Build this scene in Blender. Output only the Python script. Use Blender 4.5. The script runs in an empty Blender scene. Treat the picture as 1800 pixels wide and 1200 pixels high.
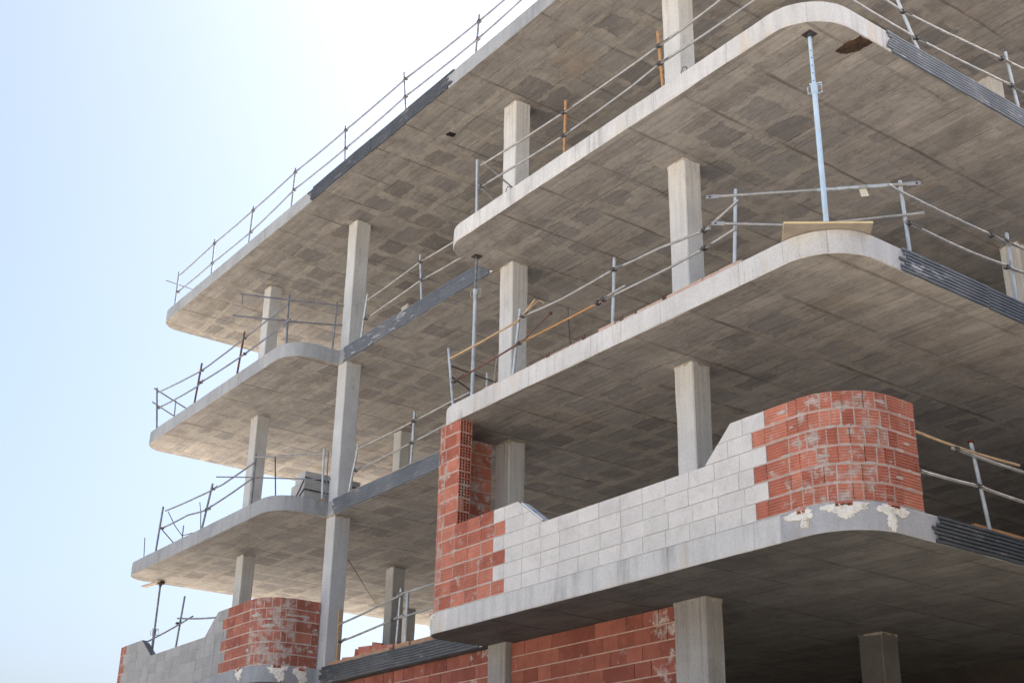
# Concrete frame building under construction, seen from the street (all units metres, Z up)
import bpy, bmesh, math, random
from mathutils import Vector, Matrix, noise as mnoise
random.seed(7)
SC = bpy.context.scene
COL = SC.collection
PI = math.pi
# ------------------------------------------------------------------ levels and plan (from the photograph's vanishing points)
Z = {1: 5.24, 2: 8.24, 3: 11.238, 4: 14.283}      # tops of the four floor slabs
T = 0.284                                         # slab thickness
YF = 9.615                                        # front plane of the balconies and of the roof edge
YS = 10.66                                        # recessed front plane between the balconies
XA, XB, XC, XD = -27.57, -20.33, -15.29, -7.616   # left side, left bay end, right bay start, right side
YB = 24.0                                         # rear of the building
# ------------------------------------------------------------------ node helpers
def lin(r, g, b):
    f = lambda c: (c/255/12.92) if c/255 <= 0.04045 else ((c/255+0.055)/1.055)**2.4
    return (f(r), f(g), f(b), 1.0)
class NT:
    def __init__(s, name, rough=0.9, metal=0.0, spec=0.2):
        s.m = bpy.data.materials.new(name); s.m.use_nodes = True
        s.t = s.m.node_tree; s.b = s.t.nodes['Principled BSDF']
        s.b.inputs['Roughness'].default_value = rough
        s.b.inputs['Metallic'].default_value = metal
        s.b.inputs['Specular IOR Level'].default_value = spec
        s.pos = s.t.nodes.new('ShaderNodeNewGeometry').outputs['Position']
    def _in(s, sock, v):
        if isinstance(v, bpy.types.NodeSocket): s.t.links.new(v, sock)
        elif v is not None: sock.default_value = v
    def math(s, op, a, b=None, c=None, clamp=False):
        n = s.t.nodes.new('ShaderNodeMath'); n.operation = op; n.use_clamp = clamp
        s._in(n.inputs[0], a); s._in(n.inputs[1], b)
        if c is not None: s._in(n.inputs[2], c)
        return n.outputs[0]
    def vmul(s, v, k):
        n = s.t.nodes.new('ShaderNodeVectorMath'); n.operation = 'MULTIPLY'
        s._in(n.inputs[0], v); n.inputs[1].default_value = k; return n.outputs[0]
    def vadd(s, v, k):
        n = s.t.nodes.new('ShaderNodeVectorMath'); n.operation = 'ADD'
        s._in(n.inputs[0], v); s._in(n.inputs[1], k); return n.outputs[0]
    def sep(s, v):
        n = s.t.nodes.new('ShaderNodeSeparateXYZ'); s._in(n.inputs[0], v); return n.outputs
    def comb(s, x, y, z):
        n = s.t.nodes.new('ShaderNodeCombineXYZ')
        for i, q in enumerate((x, y, z)): s._in(n.inputs[i], q)
        return n.outputs[0]
    def noise(s, scale, vec=None, detail=4, rough=0.6, dist=0.0, col=False):
        n = s.t.nodes.new('ShaderNodeTexNoise'); s._in(n.inputs['Vector'], vec if vec is not None else s.pos)
        n.inputs['Scale'].default_value = scale; n.inputs['Detail'].default_value = detail
        n.inputs['Roughness'].default_value = rough; n.inputs['Distortion'].default_value = dist
        return n.outputs['Color' if col else 'Fac']
    def white(s, vec):
        n = s.t.nodes.new('ShaderNodeTexWhiteNoise'); n.noise_dimensions = '3D'; s._in(n.inputs['Vector'], vec); return n.outputs['Value']
    def ramp(s, fac, *stops, ease=False):
        n = s.t.nodes.new('ShaderNodeValToRGB'); e = n.color_ramp.elements
        if ease: n.color_ramp.interpolation = 'EASE'
        for i, (p, c) in enumerate(stops):
            el = e[i] if i < 2 else e.new(p)
            el.position = p
            el.color = c if isinstance(c, tuple) else (c, c, c, 1)
        s._in(n.inputs[0], fac); return n.outputs[0]
    def mix(s, fac, a, b, blend='MIX'):
        n = s.t.nodes.new('ShaderNodeMix'); n.data_type = 'RGBA'; n.blend_type = blend
        s._in(n.inputs[0], fac); s._in(n.inputs[6], a); s._in(n.inputs[7], b); return n.outputs[2]
    def attr(s, name):
        n = s.t.nodes.new('ShaderNodeAttribute'); n.attribute_name = name; return n.outputs['Fac']
    def bump(s, h, strength=0.5, dist=0.01):
        n = s.t.nodes.new('ShaderNodeBump'); n.inputs['Strength'].default_value = strength
        n.inputs['Distance'].default_value = dist; s._in(n.inputs['Height'], h); s.t.links.new(n.outputs[0], s.b.inputs['Normal'])
    def out(s, col): s._in(s.b.inputs['Base Color'], col); return s.m
def step(n, x, lo, hi): return n.ramp(x, (lo, 0.0), (hi, 1.0))
# ------------------------------------------------------------------ materials
def mat_edge(name, a, b, rust=0.5, dark=0.5, joints=1.3):
    n = NT(name)
    x, y, z = n.sep(n.pos)[0:3]
    s = n.math('ADD', x, y)
    big = n.noise(0.9, detail=5)
    c = n.ramp(big, (0.3, a), (0.7, b))
    sv = n.comb(n.math('MULTIPLY', x, 9.0), n.math('MULTIPLY', y, 9.0), n.math('MULTIPLY', z, 0.8))
    streak = n.noise(1.0, sv, detail=3)
    c = n.mix(1.0, c, n.ramp(streak, (0.3, 0.88), (0.48, 0.99), (0.65, 1.04)), 'MULTIPLY')
    s3 = n.noise(1.0, n.vmul(n.comb(x, y, z), (34.0, 34.0, 2.2)), detail=2)
    c = n.mix(n.math('MULTIPLY', n.math('MULTIPLY', n.ramp(s3, (0.30, 1.0), (0.40, 0.0)), step(n, n.noise(1.0, n.vadd(n.pos, (9.0, 0.0, 0.0)), detail=2), 0.42, 0.6)), dark), c, lin(128, 125, 120))
    fine = n.noise(38.0, detail=3)
    c = n.mix(1.0, c, n.ramp(fine, (0.3, 0.9), (0.7, 1.05)), 'MULTIPLY')
    # grey run-off blotches and rusty runs, both drawn downwards from the edge
    sd = n.comb(n.math('MULTIPLY', x, 1.0), n.math('MULTIPLY', y, 1.0), n.math('MULTIPLY', z, 0.6))
    blot = n.math('MULTIPLY', step(n, n.noise(1.3, sd, detail=2), 0.55, 0.66), step(n, n.noise(1.6, sv, detail=4), 0.38, 0.58))
    c = n.mix(n.math('MULTIPLY', blot, dark), c, lin(120, 120, 118))
    sr = n.comb(n.math('MULTIPLY', x, 3.2), n.math('MULTIPLY', y, 3.2), n.math('MULTIPLY', z, 0.7))
    rst = n.math('MULTIPLY', step(n, n.noise(1.0, n.vadd(sr, (7.3, 2.2, 1.1)), detail=3), 0.575, 0.69), rust)
    c = n.mix(rst, c, lin(196, 170, 126))
    # lines between the formwork boards
    d = n.math('ABSOLUTE', n.math('SUBTRACT', n.math('FRACT', n.math('DIVIDE', s, joints)), 0.5))
    jl = n.ramp(d, (0.0, 1.0), (0.006, 0.0))
    c = n.mix(n.math('MULTIPLY', jl, 0.55), c, lin(110, 108, 105))
    pit = step(n, n.noise(60.0, detail=1), 0.70, 0.74)
    c = n.mix(n.math('MULTIPLY', pit, 0.35), c, lin(95, 92, 88))
    n.bump(n.math('ADD', fine, n.math('MULTIPLY', streak, 0.8)), 0.35, 0.006)
    return n.out(c)
def mat_soffit(name, k=1.0, patches=0.7, grey=0.0):
    n = NT(name, rough=0.92)
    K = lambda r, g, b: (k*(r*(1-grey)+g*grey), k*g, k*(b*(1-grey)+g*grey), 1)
    x, y, z = n.sep(n.pos)[0:3]
    zi = n.math('MULTIPLY', n.math('ROUND', n.math('DIVIDE', z, 3.0)), 17.3)     # another pattern on every floor
    p2 = n.comb(x, y, zi)
    big = n.noise(0.33, p2, detail=4)
    c = n.ramp(big, (0.30, K(0.375, 0.342, 0.312)), (0.72, K(0.475, 0.430, 0.384)))
    # plank grain of the shuttering, along the facade
    gr = n.noise(1.0, n.comb(n.math('MULTIPLY', x, 0.7), n.math('MULTIPLY', y, 16.0), zi), detail=4, dist=0.3)
    gr2 = n.noise(1.0, n.comb(n.math('MULTIPLY', x, 1.6), n.math('MULTIPLY', y, 45.0), zi), detail=2)
    # boards: joints every 0.97 m along the facade, planks of irregular width
    wig = n.math('MULTIPLY', n.math('SUBTRACT', n.noise(1.4, p2, detail=4), 0.5), 0.055)
    u = n.math('DIVIDE', n.math('ADD', n.math('ADD', x, wig), 8.83+97.0), 0.97)
    row = n.math('FLOOR', u)
    pw = n.math('ADD', n.math('DIVIDE', y, 0.245), n.math('MULTIPLY', n.white(n.comb(row, zi, 3.0)), 0.6))
    brd = n.white(n.comb(row, n.math('FLOOR', pw), zi))
    c = n.mix(1.0, c, n.ramp(brd, (0.0, 0.86), (1.0, 1.10)), 'MULTIPLY')
    c = n.mix(1.0, c, n.ramp(gr, (0.28, 0.83), (0.5, 1.0), (0.72, 1.10)), 'MULTIPLY')
    c = n.mix(1.0, c, n.ramp(gr2, (0.3, 0.92), (0.7, 1.06)), 'MULTIPLY')
    mot = n.noise(2.2, n.vadd(p2, (0.0, 0.0, 3.0)), detail=6, rough=0.72)
    c = n.mix(1.0, c, n.ramp(mot, (0.32, 0.72), (0.5, 0.99), (0.68, 1.18)), 'MULTIPLY')
    # hollow-block patches between the ribs: ragged rectangles, darker and greyer, missing in places
    wob = n.noise(3.4, p2, detail=5, rough=0.65, col=True)
    wv = n.sep(wob)
    px = n.math('DIVIDE', n.math('ADD', x, n.math('MULTIPLY', n.math('SUBTRACT', wv[0], 0.5), 0.30)), 0.70)
    py = n.math('DIVIDE', n.math('ADD', y, n.math('MULTIPLY', n.math('SUBTRACT', wv[1], 0.5), 0.24)), 0.58)
    cell = n.white(n.comb(n.math('FLOOR', px), n.math('FLOOR', py), zi))
    cell2 = n.white(n.comb(n.math('FLOOR', px), n.math('FLOOR', py), n.math('ADD', zi, 5.0)))
    ex = n.math('ABSOLUTE', n.math('SUBTRACT', n.math('FRACT', px), 0.5))
    ey = n.math('ABSOLUTE', n.math('SUBTRACT', n.math('FRACT', py), 0.5))
    c3 = n.white(n.comb(n.math('FLOOR', px), n.math('FLOOR', py), n.math('ADD', zi, 9.0)))
    c4 = n.white(n.comb(n.math('FLOOR', px), n.math('FLOOR', py), n.math('ADD', zi, 13.0)))
    exx = n.math('SUBTRACT', ex, n.math('MULTIPLY', n.math('SUBTRACT', c3, 0.5), 0.17))
    eyy = n.math('SUBTRACT', ey, n.math('MULTIPLY', n.math('SUBTRACT', c4, 0.5), 0.20))
    ins = n.math('MULTIPLY', n.ramp(exx, (0.365, 1.0), (0.40, 0.0)), n.ramp(eyy, (0.335, 1.0), (0.37, 0.0)))
    zone = step(n, n.noise(0.45, n.vadd(p2, (31.0, 5.0, 0.0)), detail=2), 0.26, 0.38)
    front = n.math('MULTIPLY', n.math('MULTIPLY', step(n, n.math('SUBTRACT', y, 9.9), 0.2, 0.5), n.ramp(n.math('DIVIDE', n.math('ADD', x, 20.0), 20.0), (0.545, 1.0), (0.565, 0.0))), zone)
    pm = n.math('MULTIPLY', n.math('MULTIPLY', ins, front), step(n, cell, 0.16, 0.18))
    pc = n.ramp(cell2, (0.0, K(0.225, 0.208, 0.202)), (0.35, K(0.285, 0.270, 0.262)), (0.65, K(0.36, 0.345, 0.328)), (1.0, K(0.46, 0.43, 0.395)))
    pc = n.mix(1.0, pc, n.ramp(gr, (0.3, 0.88), (0.7, 1.1)), 'MULTIPLY')
    c = n.mix(n.math('MULTIPLY', pm, patches), c, pc)
    # ribs between them smeared with paler paste
    paste = n.math('MULTIPLY', n.math('MULTIPLY', n.math('SUBTRACT', 1.0, ins), front), step(n, n.noise(3.1, p2, detail=5, rough=0.7), 0.40, 0.60))
    c = n.mix(n.math('MULTIPLY', paste, 0.75*patches), c, K(0.56, 0.50, 0.43))
    # joints
    d = n.math('ABSOLUTE', n.math('SUBTRACT', n.math('FRACT', u), 0.5))
    keep = n.math('MULTIPLY', step(n, n.noise(0.9, n.vadd(p2, (3.0, 9.0, 0.0)), detail=4), 0.36, 0.60), 0.85)
    dj = n.math('ADD', d, n.math('MULTIPLY', n.math('SUBTRACT', n.noise(5.0, p2, detail=4), 0.5), 0.035))
    jm = n.math('MULTIPLY', step(n, dj, 0.466, 0.490), keep)
    d2 = n.math('ABSOLUTE', n.math('SUBTRACT', n.math('FRACT', pw), 0.5))
    jm2 = n.math('MULTIPLY', step(n, d2, 0.44, 0.49), n.math('MULTIPLY', step(n, n.noise(1.1, n.vadd(p2, (13.0, 2.0, 0.0)), detail=3), 0.46, 0.62), 0.45))
    jt = n.math('MAXIMUM', jm, jm2)
    c = n.mix(jt, c, K(0.185, 0.158, 0.138))
    # cracks, drips and crumbs
    crk = n.math('ABSOLUTE', n.math('SUBTRACT', n.noise(1.7, n.comb(x, n.math('MULTIPLY', y, 1.7), zi), detail=6, rough=0.62), 0.5))
    c = n.mix(n.math('MULTIPLY', n.ramp(crk, (0.0, 1.0), (0.016, 0.0)), 0.45), c, K(0.19, 0.16, 0.138))
    ora = n.math('MULTIPLY', step(n, n.noise(0.8, n.vadd(p2, (50.0, 1.0, 0.0)), detail=4), 0.60, 0.75), 0.35)
    c = n.mix(ora, c, K(0.43, 0.31, 0.20))
    eff = n.math('ABSOLUTE', n.math('SUBTRACT', n.noise(1.1, n.comb(n.math('MULTIPLY', x, 0.8), n.math('MULTIPLY', y, 2.6), zi), detail=7, rough=0.7), 0.47))
    c = n.mix(n.math('MULTIPLY', n.ramp(eff, (0.0, 1.0), (0.010, 0.0)), 0.45), c, K(0.66, 0.59, 0.50))
    h = n.math('SUBTRACT', n.math('ADD', n.math('MULTIPLY', gr, 0.7), n.math('MULTIPLY', gr2, 0.4)), n.math('ADD', jt, n.math('MULTIPLY', pm, 0.6)))
    n.bump(h, 0.6, 0.012)
    return n.out(c)
def mat_column(name, a, b, top, streaks=1.0):
    n = NT(name)
    x, y, z = n.sep(n.pos)[0:3]
    c = n.ramp(n.noise(1.6, detail=4), (0.3, a), (0.7, b))
    sv = n.comb(n.math('MULTIPLY', x, 26.0), n.math('MULTIPLY', y, 26.0), n.math('MULTIPLY', z, 0.55))
    st = n.noise(1.0, sv, detail=3, rough=0.7)
    # rough board marks, fading out over the smooth lower lifts
    rel = n.math('FRACT', n.math('DIVIDE', n.math('SUBTRACT', n.math('ADD', z, n.math('MULTIPLY', n.noise(3.0, detail=2), 0.25)), 2.36), 2.995))
    up = step(n, rel, 0.52, 0.86)
    c = n.mix(n.math('MULTIPLY', up, 0.28), c, top)
    dk = n.math('MULTIPLY', n.ramp(st, (0.36, 1.0), (0.50, 0.0)), n.math('MULTIPLY', n.math('ADD', n.math('MULTIPLY', up, 0.75), 0.25), streaks))
    c = n.mix(n.math('MULTIPLY', dk, 0.36, clamp=True), c, lin(104, 94, 84))
    fine = n.noise(30.0, detail=3)
    c = n.mix(1.0, c, n.ramp(fine, (0.3, 0.9), (0.7, 1.05)), 'MULTIPLY')
    blo = step(n, n.noise(4.0, n.comb(x, y, n.math('MULTIPLY', z, 0.5)), detail=5), 0.62, 0.72)
    c = n.mix(n.math('MULTIPLY', blo, 0.4), c, lin(135, 130, 124))
    n.bump(n.math('ADD', fine, n.math('MULTIPLY', st, 1.2)), 0.5, 0.006)
    return n.out(c)
def mat_brick(name, a, b, smear=0.0):
    n = NT(name, rough=0.85)
    t = n.attr('tone')
    c = n.ramp(t, (0.0, a), (1.0, b))
    c = n.mix(1.0, c, n.ramp(n.noise(5.0, detail=5), (0.3, 0.80), (0.7, 1.14)), 'MULTIPLY')
    c = n.mix(n.math('MULTIPLY', step(n, n.noise(9.0, detail=3), 0.60, 0.78), 0.35), c, lin(200, 128, 104))
    sm = n.attr('smear')
    v = n.noise(5.5, detail=6, rough=0.68)
    k = n.ramp(n.math('ADD', v, n.math('MULTIPLY', n.math('SUBTRACT', sm, 0.5), 0.22)), (0.545, 0.0), (0.645, 1.0))
    c = n.mix(n.math('MULTIPLY', k, 0.80), c, n.ramp(n.noise(14.0), (0.3, lin(158, 148, 140)), (0.7, lin(204, 198, 192))))
    n.bump(n.noise(45.0, detail=3), 0.3, 0.004)
    return n.out(c)
def mat_mortar(name, a, b):
    n = NT(name, rough=0.95)
    v = n.noise(12.0, detail=5)
    n.bump(n.noise(30.0, detail=4), 0.7, 0.01)
    return n.out(n.ramp(v, (0.3, a), (0.7, b)))
def mat_block(name, a, b):
    n = NT(name, rough=0.95)
    c = n.ramp(n.attr('tone'), (0.0, a), (1.0, b))
    c = n.mix(1.0, c, n.ramp(n.noise(2.5, detail=6, rough=0.7), (0.3, 0.84), (0.5, 0.99), (0.7, 1.06)), 'MULTIPLY')
    sp = n.noise(55.0, detail=2, rough=0.7)
    c = n.mix(1.0, c, n.ramp(sp, (0.30, 0.80), (0.44, 1.0), (0.75, 1.03)), 'MULTIPLY')
    n.bump(sp, 0.6, 0.008)
    return n.out(c)
def mat_form(name, k, sc_amt=1.0):
    n = NT(name, rough=0.55, spec=0.4)
    c = n.ramp(n.noise(1.2, detail=3), (0.3, (0.085*k, 0.098*k, 0.118*k, 1)), (0.7, (0.135*k, 0.152*k, 0.180*k, 1)))
    x, y, z = n.sep(n.pos)[0:3]
    sc = n.noise(7.0, n.comb(n.math('MULTIPLY', x, 0.5), n.math('MULTIPLY', y, 0.5), n.math('MULTIPLY', z, 2.0)), detail=6, rough=0.7)
    zone = step(n, n.noise(0.55, detail=2), 0.42, 0.62)
    dk = k
    k = n.math('MULTIPLY', step(n, sc, 0.56, 0.64), n.math('ADD', n.math('MULTIPLY', zone, 0.8), 0.12))
    c = n.mix(n.math('MULTIPLY', k, sc_amt), c, (0.56, 0.56, 0.58, 1))
    dust = n.math('MULTIPLY', step(n, n.noise(2.0, detail=4), 0.45, 0.7), 0.35)
    c = n.mix(dust, c, (0.26*dk, 0.27*dk, 0.29*dk, 1))
    return n.out(c)
def mat_metal(name, a, b, rough=0.5, metal=0.35, grime=None):
    n = NT(name, rough=rough, metal=metal, spec=0.4)
    c = n.ramp(n.noise(6.0, detail=4), (0.3, a), (0.7, b))
    if grime:
        c = n.mix(n.math('MULTIPLY', step(n, n.noise(9.0, n.vadd(n.pos, (4.0, 4.0, 4.0)), detail=5, rough=0.7), 0.52, 0.64), 0.8), c, grime)
    return n.out(c)
def mat_wood(name, a, b):
    n = NT(name, rough=0.8)
    v = n.noise(6.0, n.vmul(n.pos, (1.0, 1.0, 4.0)), detail=5)
    return n.out(n.ramp(v, (0.3, a), (0.7, b)))
def mat_plain(name, a, b, scale=3.0, rough=0.9):
    n = NT(name, rough=rough)
    n.bump(n.noise(scale*6, detail=5), 0.4, 0.02)
    return n.out(n.ramp(n.noise(scale, detail=6), (0.3, a), (0.7, b)))
G = lambda v, w=0.0: (v*(1+w), v, v*(1-w), 1)
M = {}
M['edge_lit'] = mat_edge('lit_slab_edge_concrete', G(0.51, 0.015), G(0.63, 0.02), rust=0.30, dark=0.55)  # right bay edges, their stronger light painted in as a paler tone
M['edge_shaded'] = mat_edge('shaded_slab_edge_concrete', (0.27, 0.285, 0.305, 1), (0.37, 0.385, 0.405, 1), rust=0.12, dark=0.6, joints=1.1)  # left and roof edges, the same concrete with shade mixed into its colour
M['edge_smooth'] = mat_edge('smooth_rendered_slab_edge', (0.36, 0.365, 0.385, 1), (0.44, 0.445, 0.465, 1), rust=0.08, dark=0.25, joints=9.0)
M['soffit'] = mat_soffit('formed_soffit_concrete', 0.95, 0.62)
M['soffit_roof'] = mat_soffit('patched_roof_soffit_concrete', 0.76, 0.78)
M['soffit_shaded'] = mat_soffit('shaded_smooth_soffit_concrete', 0.37, 0.15, 0.45)  # lowest soffit: smoother formwork, with its shade put into the darker colour
M['deck'] = mat_plain('floor_deck_concrete', G(0.36, 0.04), G(0.48, 0.04))
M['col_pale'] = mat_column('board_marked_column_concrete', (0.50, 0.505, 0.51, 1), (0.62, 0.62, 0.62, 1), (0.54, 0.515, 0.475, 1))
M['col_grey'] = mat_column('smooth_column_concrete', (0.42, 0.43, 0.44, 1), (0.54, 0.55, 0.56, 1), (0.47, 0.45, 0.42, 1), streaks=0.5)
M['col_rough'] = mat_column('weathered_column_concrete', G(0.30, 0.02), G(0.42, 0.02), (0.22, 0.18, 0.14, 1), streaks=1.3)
M['col_shaded'] = mat_column('shaded_column_concrete', G(0.13, 0.05), G(0.20, 0.05), (0.12, 0.10, 0.08, 1), streaks=0.8)  # inner ground-storey column, darkened to stand for the shade there
M['grout'] = mat_mortar('brown_grout', (0.27, 0.23, 0.19, 1), (0.44, 0.38, 0.31, 1))
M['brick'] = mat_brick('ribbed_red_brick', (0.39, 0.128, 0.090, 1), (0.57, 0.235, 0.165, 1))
M['brick_shaded'] = mat_brick('shaded_ribbed_brick', (0.31, 0.105, 0.078, 1), (0.45, 0.185, 0.135, 1))  # left parapet's ribbed brick, its shade painted in as a darker red
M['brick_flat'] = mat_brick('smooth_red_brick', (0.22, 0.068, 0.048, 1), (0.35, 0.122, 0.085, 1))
M['mortar'] = mat_mortar('grey_mortar', (0.38, 0.33, 0.295, 1), (0.54, 0.485, 0.445, 1))
M['mortar_pink'] = mat_mortar('pinkish_mortar', (0.42, 0.28, 0.22, 1), (0.55, 0.42, 0.35, 1))
M['mortar_mid'] = mat_mortar('block_bed_mortar', G(0.34, 0.03), G(0.46, 0.03))
M['mortar_dark'] = mat_mortar('thin_grey_mortar', G(0.24, 0.03), G(0.36, 0.03))
M['block_lit'] = mat_block('lit_lightweight_block', G(0.575, 0.035), G(0.64, 0.04))  # right parapet blocks, lightened to paint in the brighter light
M['block_shaded'] = mat_block('shaded_lightweight_block', G(0.30, 0.005), G(0.37, 0.005))  # left parapet blocks, the same kind toned down to paint their shade
M['block_mid'] = mat_block('mid_grey_block', G(0.40, 0.01), G(0.48, 0.01))
M['sheet'] = mat_plain('dark_grey_sheet', (0.12, 0.12, 0.13, 1), (0.20, 0.20, 0.21, 1))
M['form'] = mat_form('dark_edge_form_plastic', 1.1)
M['form_dark'] = mat_form('slate_edge_form_plastic', 0.55, 0.3)
M['galv'] = mat_metal('galvanised_post_steel', (0.42, 0.46, 0.49, 1), (0.56, 0.60, 0.63, 1), grime=(0.36, 0.34, 0.32, 1))
M['galv_dark'] = mat_metal('dull_post_steel', (0.17, 0.19, 0.215, 1), (0.27, 0.295, 0.325, 1), grime=(0.14, 0.12, 0.12, 1))
M['tube'] = mat_metal('dusty_rail_steel', (0.27, 0.27, 0.27, 1), (0.42, 0.41, 0.40, 1), grime=(0.50, 0.45, 0.39, 1))
M['tube_dark'] = mat_metal('dull_rail_steel', (0.14, 0.15, 0.18, 1), (0.25, 0.26, 0.30, 1), grime=(0.22, 0.17, 0.15, 1))
M['rust'] = mat_metal('rusty_steel', (0.09, 0.045, 0.04, 1), (0.20, 0.10, 0.085, 1), rough=0.8, metal=0.1)
M['clip'] = mat_metal('dark_clip_steel', (0.05, 0.05, 0.055, 1), (0.13, 0.12, 0.12, 1), rough=0.7)
M['orange'] = mat_wood('orange_timber', (0.36, 0.18, 0.08, 1), (0.52, 0.29, 0.14, 1))
M['ochre'] = mat_wood('ochre_timber', (0.40, 0.26, 0.14, 1), (0.56, 0.40, 0.25, 1))
M['scrap'] = mat_wood('dusty_brown_timber', (0.30, 0.17, 0.10, 1), (0.46, 0.30, 0.20, 1))
M['ply'] = mat_wood('plywood_face', (0.36, 0.30, 0.24, 1), (0.46, 0.39, 0.32, 1))
M['plyedge'] = mat_wood('plywood_edge', (0.62, 0.49, 0.24, 1), (0.75, 0.62, 0.36, 1))
M['blue'] = mat_metal('pale_blue_prop_steel', (0.42, 0.57, 0.72, 1), (0.55, 0.69, 0.82, 1), metal=0.1, grime=(0.52, 0.56, 0.60, 1))
def mat_plaster():
    n = NT('white_plaster', rough=0.95)
    c = n.ramp(n.noise(9.0, detail=6, rough=0.7), (0.33, lin(190, 172, 150)), (0.43, lin(226, 222, 214)), (0.7, lin(240, 238, 233)))
    n.bump(n.noise(40.0, detail=5), 0.9, 0.015)
    return n.out(c)
M['plaster'] = mat_plaster()
M['dark'] = mat_plain('hole_shade_black', (0.012, 0.010, 0.009, 1), (0.03, 0.024, 0.02, 1))  # near-black painted in for the shade inside holes and gaps
M['void'] = mat_plain('broken_concrete_brown', (0.035, 0.022, 0.015, 1), (0.12, 0.075, 0.05, 1), scale=9.0)
M['strap'] = mat_plain('black_strap', (0.02, 0.02, 0.022, 1), (0.04, 0.04, 0.045, 1))
M['tag'] = mat_plain('cream_tag', (0.62, 0.58, 0.46, 1), (0.72, 0.68, 0.56, 1))
M['cap'] = mat_plain('dark_red_cap', (0.10, 0.015, 0.02, 1), (0.16, 0.03, 0.03, 1))
M['foam'] = mat_plain('white_foam_edging', (0.66, 0.66, 0.64, 1), (0.78, 0.78, 0.76, 1))
M['bluemark'] = mat_plain('blue_tape', (0.06, 0.16, 0.42, 1), (0.12, 0.25, 0.55, 1))
M['wire'] = mat_plain('pale_cable', (0.34, 0.27, 0.20, 1), (0.46, 0.38, 0.30, 1))
M['road'] = mat_plain('worn_asphalt', (0.045, 0.045, 0.047, 1), (0.075, 0.073, 0.07, 1), scale=2.0)
M['paving'] = mat_plain('pavement_concrete', (0.22, 0.21, 0.20, 1), (0.30, 0.29, 0.27, 1), scale=1.5)
M['paint'] = mat_plain('worn_road_paint', (0.55, 0.55, 0.53, 1), (0.72, 0.72, 0.70, 1), scale=8)
M['soil'] = mat_plain('low_bounce_soil', (0.05, 0.043, 0.036, 1), (0.09, 0.078, 0.065, 1), scale=1.0)  # darkened so little light bounces up under the building
M['added_building_wall'] = mat_plain('shading_building_render', (0.10, 0.085, 0.075, 1), (0.15, 0.13, 0.115, 1), scale=0.8)
M['ground'] = mat_plain('dusty_ground', (0.42, 0.39, 0.345, 1), (0.56, 0.525, 0.47, 1), scale=0.4)
# ------------------------------------------------------------------ mesh helpers
class MB:
    def __init__(s): s.v = []; s.f = []; s.mi = []; s.tone = []; s.sm = []
    def poly(s, pts, faces, mi=0, tone=0.5, smear=0.0):
        o = len(s.v); s.v += [tuple(p) for p in pts]
        for f in faces:
            s.f.append([i+o for i in f]); s.mi.append(mi); s.tone.append(tone); s.sm.append(smear)
    def box(s, a, b, mi=0, tone=0.5, smear=0.0):
        x0, y0, z0 = a; x1, y1, z1 = b
        P = [(x0,y0,z0),(x1,y0,z0),(x1,y1,z0),(x0,y1,z0),(x0,y0,z1),(x1,y0,z1),(x1,y1,z1),(x0,y1,z1)]
        s.poly(P, [(3,2,1,0),(4,5,6,7),(0,1,5,4),(1,2,6,5),(2,3,7,6),(3,0,4,7)], mi, tone, smear)
    def obox(s, c, ax, ay, az, mi=0, tone=0.5, smear=0.0):   # centre and three half axes
        c, ax, ay, az = map(Vector, (c, ax, ay, az))
        P = [c-ax-ay-az, c+ax-ay-az, c+ax+ay-az, c-ax+ay-az, c-ax-ay+az, c+ax-ay+az, c+ax+ay+az, c-ax+ay+az]
        s.poly(P, [(3,2,1,0),(4,5,6,7),(0,1,5,4),(1,2,6,5),(2,3,7,6),(3,0,4,7)], mi, tone, smear)
    def tube(s, pts, r, seg=10, mi=0, cap=True):
        pts = [Vector(p) for p in pts]; rings = []
        for i, p in enumerate(pts):
            d = (pts[min(i+1, len(pts)-1)]-pts[max(i-1, 0)]).normalized()
            up = Vector((0,0,1)) if abs(d.z) < 0.9 else Vector((0,1,0))
            a = d.cross(up).normalized(); b = a.cross(d).normalized()
            rr = r[i] if isinstance(r, (list, tuple)) else r
            rings.append([p+a*math.cos(2*PI*k/seg)*rr+b*math.sin(2*PI*k/seg)*rr for k in range(seg)])
        P = [q for R in rings for q in R]; F = []
        for i in range(len(pts)-1):
            for k in range(seg):
                F.append((i*seg+k, i*seg+(k+1)%seg, (i+1)*seg+(k+1)%seg, (i+1)*seg+k))
        if cap:
            F.append(tuple(range(seg-1, -1, -1))); F.append(tuple((len(pts)-1)*seg+k for k in range(seg)))
        s.poly(P, F, mi)
    def extr(s, poly, d, mi=0, tone=0.5, smear=0.0):          # planar polygon extruded along d
        d = Vector(d); n = len(poly); A = [Vector(p) for p in poly]; B = [p+d for p in A]
        F = [tuple(range(n)), tuple(range(2*n-1, n-1, -1))]+[(i, i+n, (i+1) % n+n, (i+1) % n) for i in range(n)]
        s.poly(A+B, F, mi, tone, smear)
def tag(o, label=None, cat=None, group=None, kind=None):
    if label: o['label'] = label
    if cat: o['category'] = cat
    if group: o['group'] = group
    if kind: o['kind'] = kind
    return o
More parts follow.
